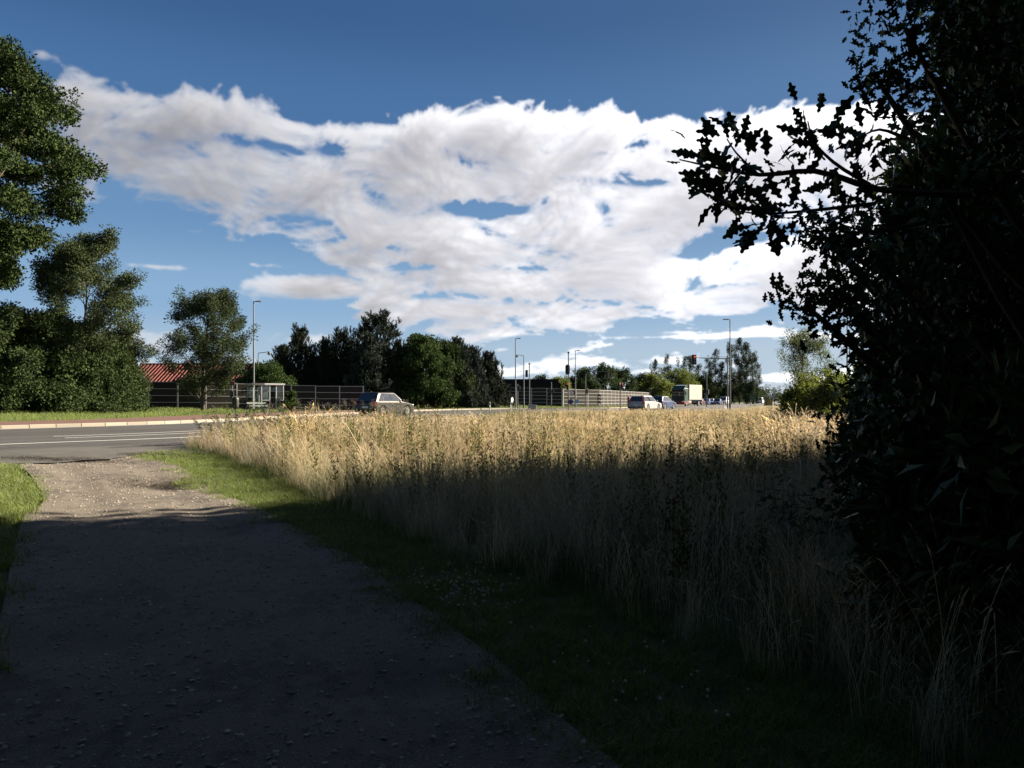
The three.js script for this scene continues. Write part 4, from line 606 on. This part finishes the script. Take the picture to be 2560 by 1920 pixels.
// ---------------------------------------------------------------- lamps, signals, signs
function lamp(label, px, d, topPy, arm, style = 'flat', group = 'street lamps') {
  const p = baseAt(px, d), h = YY(topPy, d) - p[1], t = thing('street_lamp', label, 'street lamp', p, 0, group), al = Math.abs(arm), s = Math.sign(arm) || 1;
  part(t, 'pole', merge([cyl(0.1, 0.1, 1.2, 0, -0.05, 0, 12), cyl(0.085, 0.045, h - 1.15, 0, 1.15, 0, 12)]), M.galv);
  if (style === 'flat') { const a = box(al * 0.35, 0.05, 0.06, s * al * 0.17, h - 0.03, 0); part(t, 'arm', a, M.galv); const hd = part(t, 'lamp_head', box(al * 0.75, 0.075, 0.26, s * al * 0.66, h + 0.0, 0, 0.03), M.dark); part(hd, 'diffuser', box(al * 0.5, 0.015, 0.18, s * al * 0.66, h - 0.048, 0), M.lampGlass); }
  else { part(t, 'arm', limb([V(0, h, 0), V(s * al * 0.5, h + 0.08, 0), V(s * al, h + 0.16, 0)], 0.04, 0.035, 6), M.galv); const hd = part(t, 'lamp_head', new THREE.LatheGeometry([[0.02, 0.28], [0.1, 0.22], [0.2, 0.04], [0.27, 0]].map(v => new THREE.Vector2(...v)), 14).translate(s * al, h - 0.12, 0), M.dark); part(hd, 'diffuser', new THREE.SphereGeometry(0.14, 10, 6).translate(s * al, h - 0.1, 0), M.lampGlass); }
  return t;
}
lamp('tall lamp post rising beside the bus shelter', 548, 66, 651, 0.62);
lamp('short angled lamp behind the round bush near the bus shelter', 558, 82, 763, 1.15, 'bell');
lamp('tall lamp post at the right end of the evergreens', 1113.5, 95, 731, 0.62);
lamp('shorter bell lamp right beside the tall lamp at the evergreens', 1131.5, 104, 769, -0.95, 'bell');
lamp('tall lamp post in front of the pale noise fence', 1243, 108, 757, 0.66);
lamp('tallest lamp post on the right, next to the overhead signal', 1577, 75, 690, -0.66);
lamp('lamp post half hidden behind the oak foliage', 1830, 72, 660, -0.66);
const headG = { back: new RoundedBoxGeometry(1, 1, 1, 2, 0.12) };
function head(parent, x, y, z, turn, lit, hgt = 0.85, boardShape = 'rect') {   // three-lens signal
  const g = new THREE.Group(); g.name = 'signal_head'; g.position.set(x, y, z); g.rotation.y = turn; parent.add(g); const w = hgt * 0.36;
  part(g, 'housing', new RoundedBoxGeometry(w, hgt, w * 0.7, 2, w * 0.12), M.black);
  if (boardShape === 'oval') { const s = new THREE.Shape(), a = hgt * 0.27, b = hgt * 0.34; s.absarc(0, b, a, 0, Math.PI); s.absarc(0, -b, a, Math.PI, 2 * Math.PI); part(g, 'backing_board', new THREE.ExtrudeGeometry(s, { depth: 0.03, bevelEnabled: false }).translate(0, 0, -w * 0.4), M.black); }
  if (boardShape === 'board') part(g, 'backing_board', new RoundedBoxGeometry(hgt * 0.52, hgt * 1.12, 0.04, 2, 0.018).translate(0, 0, -w * 0.36), M.black);
  for (let i = 0; i < 3; i++) { const yy = (1 - i) * hgt * 0.3; part(g, 'lens', new THREE.CylinderGeometry(w * 0.34, w * 0.34, 0.03, 16).rotateX(Math.PI / 2).translate(0, yy, w * 0.36), lit && i === 0 ? M.redLens : M.offLens); part(g, 'visor', new THREE.CylinderGeometry(w * 0.4, w * 0.4, w * 0.5, 12, 1, true, -Math.PI / 2, Math.PI).rotateX(Math.PI / 2).rotateZ(Math.PI / 2 * 0).translate(0, yy, w * 0.58), mat([0.012, 0.012, 0.013], 0.6, { side: THREE.DoubleSide })); }
  return g;
}
function signalPost(label, px, d, topPy, heads, extra) {
  const p = baseAt(px, d), h = YY(topPy, d) - p[1], t = thing('traffic_signal', label, 'traffic signal', p, 0, 'traffic signals at the junction'); part(t, 'pole', cyl(0.075, 0.06, h, 0, -0.02, 0, 10), M.galv);
  for (const [dx, py, turn, lit, hg, bs] of heads) head(t, dx / F * d, YY(py, d) - p[1], 0.0 + (Math.abs(dx) < 3 ? 0.2 : 0), turn, lit, hg, bs);
  if (extra) extra(t, h, p, d); return t;
}
const cam = (t, h) => part(t, 'detector', box(0.2, 0.2, 0.28, 0, h + 0.1, 0, 0.03), M.dark);
signalPost('signal post with rear-facing head right of the bell lamp', 1143.5, 92, 788, [[-6, 807, Math.PI, false, 0.85]], (t, h, p, d) => { cam(t, h); part(t, 'bracket', box(0.3, 0.04, 0.04, -0.14, YY(801, d) - p[1], 0), M.galv); });
signalPost('low signal post beside the tall lamp at the evergreens', 1118, 97, 829, [[4, 838, Math.PI * 0.6, false, 0.6]]);
signalPost('thin signal post with two small heads before the dark fence', 1191, 108, 825, [[-4.5, 845, 1.6, false, 0.6], [4.5, 845, -1.6, false, 0.6]]);
signalPost('tall signal post with oval board and glowing red light', 1228, 84, 764, [[-2, 798.5, 0, false, 0.92, 'oval'], [-2.2, 834, 0, true, 0.75]], (t, h, p, d) => {
  cam(t, h); part(t, 'white_sign', box(0.28, 0.42, 0.03, 0.28, YY(848, d) - p[1], 0.1), M.paint); head(t, 0.62, YY(847, d) - p[1], 0.05, 1.2, false, 0.5); part(t, 'round_sign', new THREE.CylinderGeometry(0.26, 0.26, 0.03, 24).rotateX(Math.PI / 2).translate(0.24, YY(868, d) - p[1], 0.12), mat([0.03, 0.04, 0.09], 0.5));
});
signalPost('curved mast with hanging signal in front of the pale fence', 1265, 112, 812, [[3.4, 845, 0.9, false, 0.72]], (t, h, p, d) => {
  const y = YY(803, d) - p[1]; part(t, 'arm', limb([V(0, h - 0.02, 0), V(0.12, y - 0.25, 0), V(0.45, y - 0.02, 0), V(1.6, y + 0.02, 0), V(3.2, y + 0.03, 0)], 0.06, 0.04, 6), M.galv); head(t, 3.2, y - 0.5, 0, 0, false, 0.95, 'board'); part(t, 'lamp_head', new THREE.LatheGeometry([[0.02, 0.26], [0.12, 0.2], [0.24, 0]].map(v => new THREE.Vector2(...v)), 12).translate(1.35, y - 0.3, 0), M.dark);
});
signalPost('signal post with two heads near the far end of the pale fence', 1340, 104, 826, [[-2.8, 834, 2.4, false, 0.85], [3.2, 834, 0.5, true, 0.85]]);
signalPost('small signal post between the pale fence and the white estate car', 1403, 130, 838, [[1.6, 845, 1.2, false, 0.9]]);
signalPost('signal post right of the truck trailer', 1526.5, 118, 808, [[2.2, 847, 2.2, false, 0.75]]);
signalPost('gantry post with long arm and red overhead signal', 1571.5, 86, 768, [], (t, h, p, d) => { const L0 = 72 / F * d, y = YY(775, d) - p[1]; part(t, 'arm', limb([V(0, y, 0), V(-L0 * 0.5, y + 0.05, 0), V(-L0, y + 0.12, 0)], 0.06, 0.04, 8), M.galv); part(t, 'stay', limb([V(0, y + 0.2, 0), V(-L0 * 0.25, y + 0.2, 0)], 0.02, 0.02, 5), M.galv); head(t, -L0, YY(777, d) - p[1], 0.16, 0, true, 1.0, 'board'); });
{ const p = baseAt(1294, 100), d = 100, t = thing('chevron_marker', 'post with three stacked dark chevron arrows before the pale fence', 'sign', p); const h = YY(849, d) - p[1]; part(t, 'post', cyl(0.035, 0.035, h, 0, 0, 0), M.galv); for (let i = 0; i < 3; i++) { const s = new THREE.Shape(); s.moveTo(-0.26, -0.1); s.lineTo(0, 0.16); s.lineTo(0.26, -0.1); s.lineTo(0.26, -0.34); s.lineTo(0, -0.1); s.lineTo(-0.26, -0.34); part(t, 'chevron', new THREE.ExtrudeGeometry(s, { depth: 0.03, bevelEnabled: false }).translate(0, h - 0.25 - i * 0.44, 0.04), mat([0.05, 0.035, 0.03], 0.6)); } }
{ const p = baseAt(1246, 100), t = thing('keep_sign', 'small blue and white round sign by the tall lamp at the pale fence', 'sign', p); part(t, 'post', cyl(0.03, 0.03, 1.15, 0, 0, 0), M.galv); part(t, 'disc', new THREE.CylinderGeometry(0.27, 0.27, 0.025, 22).rotateX(Math.PI / 2).translate(0, 0.95, 0.05), mat([0.16, 0.26, 0.42], 0.5)); }
{ const p = baseAt(1106, 94), t = thing('round_sign', 'round sign seen edge-on at the foot of the lamp by the evergreens', 'sign', p); part(t, 'post', cyl(0.03, 0.03, 1.4, 0, 0, 0), M.galv); part(t, 'disc', new THREE.CylinderGeometry(0.3, 0.3, 0.025, 22).rotateX(Math.PI / 2).rotateY(1.1).translate(0.02, 1.15, 0.03), M.paint); }
{ const p = baseAt(1150, 90), t = thing('utility_cabinet', 'small pale cabinet at the foot of the signal post before the dark fence', 'cabinet', p); part(t, 'body', box(0.95, 0.55, 0.4, 0, 0.27, 0, 0.03), mat([0.36, 0.34, 0.30], 0.8)); part(t, 'lid', box(1.0, 0.05, 0.45, 0, 0.57, 0), mat([0.3, 0.28, 0.25], 0.8)); }
{ const p = baseAt(1626, 130), t = thing('direction_sign', 'small dark green sign board right of the poplars', 'sign', p); for (const x of [-0.35, 0.35]) part(t, 'post', cyl(0.04, 0.04, 1.9, x, 0, 0), M.galv); part(t, 'board', box(0.95, 0.72, 0.04, 0, 1.55, 0.06), mat([0.02, 0.05, 0.03], 0.5)); }
{ const p = baseAt(1662, 150), t = thing('roadside_canopy', 'small pale flat canopy on posts beside the far road', 'canopy', p); part(t, 'roof', box(1.75, 0.14, 1.6, 0, 2.05, 0), M.paint); for (const x of [-0.75, 0.75]) for (const z of [-0.65, 0.65]) part(t, 'post', box(0.08, 2.0, 0.08, x, 1.0, z), M.dark); part(t, 'back_wall', box(1.6, 1.3, 0.05, 0, 0.8, -0.65), mat([0.2, 0.15, 0.03], 0.8)); }
for (const [px, d, l] of [[1564, 92, 'white marker post left of the gantry foot'], [1058, 60, 'thin pale marker post on the verge below the rightmost pine'], [1103, 62, 'thin pale marker post below the tall lamp at the evergreens']]) { const p = baseAt(px, d), t = thing('marker_post', l, 'post', p, 0, 'roadside marker posts'); part(t, 'post', cyl(0.05, 0.04, 0.95, 0, 0, 0, 8), M.paint); part(t, 'band', cyl(0.052, 0.05, 0.12, 0, 0.75, 0, 8), M.dark); }

// ---------------------------------------------------------------- vehicles
function wheels(t, list, r, W, wd = 0.2) {
  const ty = new THREE.CylinderGeometry(r, r, wd, 22).rotateZ(Math.PI / 2), rm = new THREE.CylinderGeometry(r * 0.64, r * 0.64, wd + 0.02, 18).rotateZ(Math.PI / 2), sp = new THREE.BoxGeometry(wd + 0.03, r * 1.15, r * 0.16);
  for (const z of list) for (const s of [-1, 1]) { const g = new THREE.Group(); g.name = 'wheel'; t.add(g); g.position.set(s * (W / 2 - wd / 2 - 0.015), r, z); part(g, 'tyre', ty, M.rubber); part(g, 'rim', rm, M.rim); for (let k = 0; k < 3; k++) { const m = part(g, 'spoke', sp, M.dark); m.rotation.x = k * Math.PI / 3 + 0.5; } }
}
function car(name, label, o, [x, d], heading, group) {
  const y = roadY + 0.005, t = thing(name, label, 'car', [x, y, -d], -heading * RAD, group), { L: Ln, W, H: Hh, belt, r = 0.32, paint } = o, half = Ln / 2;
  const ra = r + 0.06, wr = o.wr ?? 0.75, wf = Ln - (o.wf ?? 0.82);
  const s = new THREE.Shape(); s.moveTo(0.1, 0.26); s.lineTo(0.0, 0.5); s.lineTo(0.03, belt * 0.86); s.lineTo(0.1, belt); 
  s.lineTo(o.cowl, belt - 0.03); s.quadraticCurveTo(Ln - 0.35, belt - 0.12, Ln - 0.1, belt * 0.76); s.quadraticCurveTo(Ln, belt * 0.66, Ln, 0.48); s.lineTo(Ln - 0.07, 0.22);
  s.lineTo(wf + ra, 0.2); s.absarc(wf, r, ra, -0.25, Math.PI + 0.25, false); s.lineTo(wr + ra, 0.19); s.absarc(wr, r, ra, -0.25, Math.PI + 0.25, false); s.lineTo(0.1, 0.26);
  const bev = 0.075, bg = new THREE.ExtrudeGeometry(s, { depth: W - 2 * bev, bevelEnabled: true, bevelThickness: bev, bevelSize: 0.05, bevelSegments: 4, curveSegments: 12, bevelOffset: -0.05 });
  bg.translate(-half, 0, -(W - 2 * bev) / 2); bg.rotateY(Math.PI / 2);
  const body = part(t, 'body', bg, paint);
  // cabin: rounded rings from belt to roof
  const ring = k => { const e = k > 0.85 ? (k - 0.85) / 0.15 : 0, a = mix(o.g0, o.t0, k) + e * 0.1, b = mix(o.g1, o.t1, k) - e * 0.12, w = mix(W / 2 - 0.07, W * o.tw / 2, k) - e * 0.1, yy = mix(belt - 0.04, Hh, k > 0.85 ? 0.85 + (1 - (1 - e) ** 2) * 0.15 : k), c = 0.1, P = []; for (const [sa, sw, a0] of [[b, w, 0], [a, w, 1], [a, -w, 2], [b, -w, 3]]) for (let q = 0; q <= 3; q++) { const th = (a0 + q / 3) * Math.PI / 2, cx = (a0 === 0 || a0 === 3 ? sa - c : sa + c), cw = sw > 0 ? sw - c : sw + c; const ca = Math.cos(th - 0), sn = Math.sin(th); P.push(V(cw + c * (a0 === 0 ? sn : a0 === 1 ? sn : sn), yy, -(cx - half + c * ca))); } return P; };
  const ks = [0, 0.3, 0.6, 0.85, 0.92, 0.97, 1], pos = [], idx = [], n = 16; ks.forEach(k => ring(k).forEach(p => pos.push(p.x, p.y, p.z)));
  for (let i = 0; i < ks.length - 1; i++) for (let q = 0; q < n; q++) { const a = i * n + q, b = i * n + (q + 1) % n; idx.push(a, a + n, b, b, a + n, b + n); }
  const top = (ks.length - 1) * n; for (let q = 1; q < n - 1; q++) idx.push(top, top + q + 1, top + q);
  part(t, 'cabin', geo(pos, idx), paint.clone ? Object.assign(paint.clone(), { side: THREE.DoubleSide }) : paint);
  const uz = u => -(u - half), pt = (k, u, sx) => { const a = mix(o.g0, o.t0, k), b = mix(o.g1, o.t1, k), w = mix(W / 2 - 0.07, W * o.tw / 2, k); return V(sx * w, mix(belt - 0.04, Hh, k), uz(mix(a, b, u))); };
  for (const sx of [-1, 1]) for (const [u0, u1, v0, v1] of o.side) part(t, 'side_window', slab([pt(0.1, u0, sx), pt(0.1, u1, sx), pt(0.86, v1, sx), pt(0.86, v0, sx)], V(sx, 0.25, 0), 0.014), M.carGlass);
  const fr = (k, u, sx, front) => { const p = pt(k, front ? 1 : 0, sx); p.x *= u; return p; };
  part(t, 'windscreen', slab([fr(0.1, 0.9, -1, 1), fr(0.1, 0.9, 1, 1), fr(0.84, 0.86, 1, 1), fr(0.84, 0.86, -1, 1)], V(0, 0.6, -1), 0.016), M.carGlass);
  part(t, 'rear_window', slab([fr(o.rw ?? 0.2, 0.86, -1, 0), fr(o.rw ?? 0.2, 0.86, 1, 0), fr(0.82, 0.8, 1, 0), fr(0.82, 0.8, -1, 0)], V(0, 0.4, 1), 0.016), M.carGlass);
  for (const sx of [-1, 1]) {
    const tl = o.tail ?? [0.62, 0.9]; part(t, 'taillight', box(0.2, (tl[1] - tl[0]) * belt, 0.07, sx * (W / 2 - 0.125), (tl[0] + tl[1]) / 2 * belt, half - 0.005, 0.02), M.tail);
    part(t, 'headlight', box(0.38, 0.17, 0.22, sx * (W / 2 - 0.24), belt * 0.72, -half + 0.12, 0.04), M.lampGlass);
    const mr = part(t, 'mirror', box(0.2, 0.14, 0.11, sx * (W / 2 + 0.08), belt + 0.06, uz(o.g1 - 0.42), 0.04), paint);
  }
  part(t, 'number_plate', box(0.5, 0.11, 0.02, 0, belt * 0.62, half + 0.012), M.plate); part(t, 'number_plate', box(0.5, 0.11, 0.02, 0, 0.45, -half - 0.012), M.plate);
  part(t, 'bumper', box(W - 0.16, 0.16, 0.14, 0, 0.34, half - 0.03, 0.05), o.lower ?? M.dark); part(t, 'bumper', box(W - 0.3, 0.14, 0.12, 0, 0.32, -half + 0.03, 0.05), M.dark);
  part(t, 'door_seam', merge([-1, 1].flatMap(sx => (o.seams ?? [0.38, 0.6]).map(u => box(0.012, belt * 0.5, 0.02, sx * (W / 2 + 0.0), belt * 0.62, uz(u * Ln))))), M.dark);
  if (o.rails) for (const sx of [-1, 1]) part(t, 'roof_rail', box(0.04, 0.04, (o.t1 - o.t0) * 0.9, sx * W * o.tw / 2 * 0.9, Hh + 0.03, uz((o.t0 + o.t1) / 2)), M.dark);
  part(t, 'antenna', limb([V(0, Hh - 0.02, uz(o.t0 + 0.2)), V(0, Hh + 0.08, uz(o.t0 + 0.02))], 0.014, 0.004, 5), M.dark);
  wheels(t, [uz(wr), uz(wf)], r, W);
  return t;
}
const paint = (c, m = 0.3) => mat(c, 0.38, { metalness: m, clearcoat: 0.4, clearcoatRoughness: 0.06, specularIntensity: 0.6 });
const hatch = c => ({ L: 4.35, W: 1.82, H: 1.56, belt: 0.98, r: 0.33, paint: c, cowl: 3.35, g0: 0.05, g1: 3.35, t0: 0.55, t1: 2.35, tw: 0.72, rw: 0.12, wr: 0.78, wf: 0.85, side: [[0.09, 0.27, 0.16, 0.28], [0.285, 0.565, 0.295, 0.61], [0.58, 0.93, 0.625, 0.93]], tail: [0.68, 0.98], seams: [0.3, 0.52, 0.73] });
const estate = c => ({ L: 4.8, W: 1.85, H: 1.52, belt: 0.94, r: 0.33, paint: c, cowl: 3.4, g0: 0.06, g1: 3.5, t0: 0.42, t1: 2.65, tw: 0.72, rw: 0.1, wr: 0.95, wf: 0.9, side: [[0.04, 0.285, 0.06, 0.295], [0.3, 0.575, 0.31, 0.615], [0.59, 0.93, 0.63, 0.95]], tail: [0.7, 1.5], rails: true, seams: [0.36, 0.55, 0.74] });
const saloon = c => ({ L: 4.5, W: 1.8, H: 1.45, belt: 0.9, r: 0.31, paint: c, cowl: 3.3, g0: 0.75, g1: 3.35, t0: 1.35, t1: 2.55, tw: 0.72, wr: 0.9, wf: 0.85, side: [[0.1, 0.475, 0.1, 0.49], [0.49, 0.92, 0.505, 0.94]], seams: [0.4, 0.6] });
const van = c => ({ L: 4.9, W: 1.9, H: 1.95, belt: 1.1, r: 0.33, paint: c, cowl: 4.1, g0: 0.04, g1: 4.2, t0: 0.14, t1: 3.5, tw: 0.84, rw: 0.1, wr: 0.9, wf: 0.9, side: [[0.05, 0.35, 0.05, 0.36], [0.38, 0.66, 0.39, 0.68], [0.7, 0.93, 0.72, 0.95]], tail: [0.6, 1.1] });
const pos = (px, d) => [XX(px, d), d];
car('parked_car'.replace('parked', 'passing'), 'silver grey hatchback on the road behind the meadow', { ...hatch(paint([0.03, 0.0285, 0.028], 0.4)), L: 4.45, H: 1.6 }, pos(832, 53), 27);
car('passing_car', 'white estate car waiting at the junction, seen from behind', estate(paint([0.3, 0.3, 0.295], 0)), pos(1393, 78), 31);
car('passing_car', 'bright blue hatchback just ahead of the white estate car', hatch(paint([0.002, 0.022, 0.095], 0)), pos(1431, 92), 33);
car('passing_car', 'dark red saloon right behind the truck', saloon(paint([0.07, 0.012, 0.018], 0.2)), pos(1511, 170), 205);
car('passing_car', 'blue car half hidden behind the dark red saloon', saloon(paint([0.02, 0.05, 0.18], 0.2)), pos(1526, 180), 205);
car('passing_car', 'small white car behind the blue one in the far queue', saloon(paint([0.6, 0.6, 0.6], 0)), pos(1536, 188), 205);
car('passing_car', 'dark blue saloon next to the silver van in the far queue', saloon(paint([0.03, 0.04, 0.10], 0.2)), pos(1550, 182), 205);
car('passing_van', 'silver van left of the gantry post in the far queue', van(paint([0.45, 0.46, 0.48], 0.3)), pos(1564, 192), 205);
car('passing_van', 'white van alone on the far road right of the poplars', van(paint([0.7, 0.71, 0.72], 0)), pos(1642, 240), 25);
{ const o = { ...van(paint([0.66, 0.68, 0.72], 0)), L: 6.2, W: 2.1, H: 3.0, belt: 1.5, t1: 4.9, cowl: 5.3, g1: 5.4 }; car('tall_van', 'tall white panel van directly right of the truck trailer', o, pos(1519, 212), 205); car('tall_van', 'tall white van behind the signal post in the far queue', { ...o, paint: paint([0.7, 0.71, 0.72], 0) }, pos(1536, 222), 205); }
{ // truck coming towards the junction
  const t = thing('box_truck', 'truck with green cab, red bumper and white box body at the junction', 'truck', [XX(1484, 145), roadY + 0.005, -145], -(33 + 180) * RAD), green = paint([0.006, 0.034, 0.022], 0), red = paint([0.20, 0.016, 0.009], 0), W = 2.5;
  const cab = part(t, 'cab', box(W, 2.55, 2.1, 0, 2.05, -3.6, 0.16), green); part(cab, 'deflector', (() => { const s = new THREE.Shape(); s.moveTo(0, 0); s.lineTo(1.7, 0); s.lineTo(1.7, 0.6); s.lineTo(0.7, 0.5); const g = new THREE.ExtrudeGeometry(s, { depth: W - 0.3, bevelEnabled: false }); g.translate(0, 0, -(W - 0.3) / 2); g.rotateY(-Math.PI / 2); g.translate(0, 3.3, -4.4); return g; })(), green);
  part(cab, 'windscreen', box(W - 0.3, 0.95, 0.05, 0, 2.4, -4.66, 0.02), M.carGlass); part(cab, 'sun_visor', box(W - 0.2, 0.2, 0.28, 0, 2.98, -4.74, 0.04), M.dark); part(cab, 'grille', box(W - 0.5, 0.75, 0.05, 0, 1.4, -4.66, 0.02), M.black);
  for (const s of [-1, 1]) { part(cab, 'side_window', box(0.03, 0.75, 0.95, s * (W / 2 + 0.005), 2.45, -3.9, 0.01), M.carGlass); part(cab, 'mirror', box(0.16, 0.6, 0.2, s * (W / 2 + 0.25), 2.4, -4.55, 0.04), M.black); part(cab, 'headlight', box(0.4, 0.22, 0.08, s * 0.95, 0.85, -4.7, 0.03), M.lampGlass); }
  part(t, 'bumper', box(W, 0.55, 0.35, 0, 0.62, -4.55, 0.08), red); part(t, 'chassis', box(0.9, 0.3, 8.6, 0, 0.85, 0.0), M.dark); for (const s of [-1, 1]) part(t, 'side_skirt', box(0.06, 0.5, 2.0, s * (W / 2 - 0.05), 0.72, -3.3, 0.02), red); for (const s of [-1, 1]) part(t, 'fuel_tank', box(0.5, 0.5, 1.4, s * 0.9, 0.72, -1.4, 0.08), M.galv);
  const bx = part(t, 'box_body', box(W + 0.05, 2.75, 7.0, 0, 2.6, 1.2, 0.04), mat([0.2, 0.188, 0.168], 0.6)); part(bx, 'corner_trim', merge([-1, 1].map(s => box(0.08, 2.78, 0.08, s * (W / 2 + 0.02), 2.6, -2.28))), M.galv); part(bx, 'bottom_rail', box(W + 0.08, 0.12, 7.02, 0, 1.2, 1.2), M.galv);
  wheels(t, [-3.5, 3.0], 0.48, W, 0.3);
}
// everything casts and receives
scene.traverse(o => { if (o.isMesh) { o.castShadow = true; o.receiveShadow = true; } });
renderer.render(scene, camera);
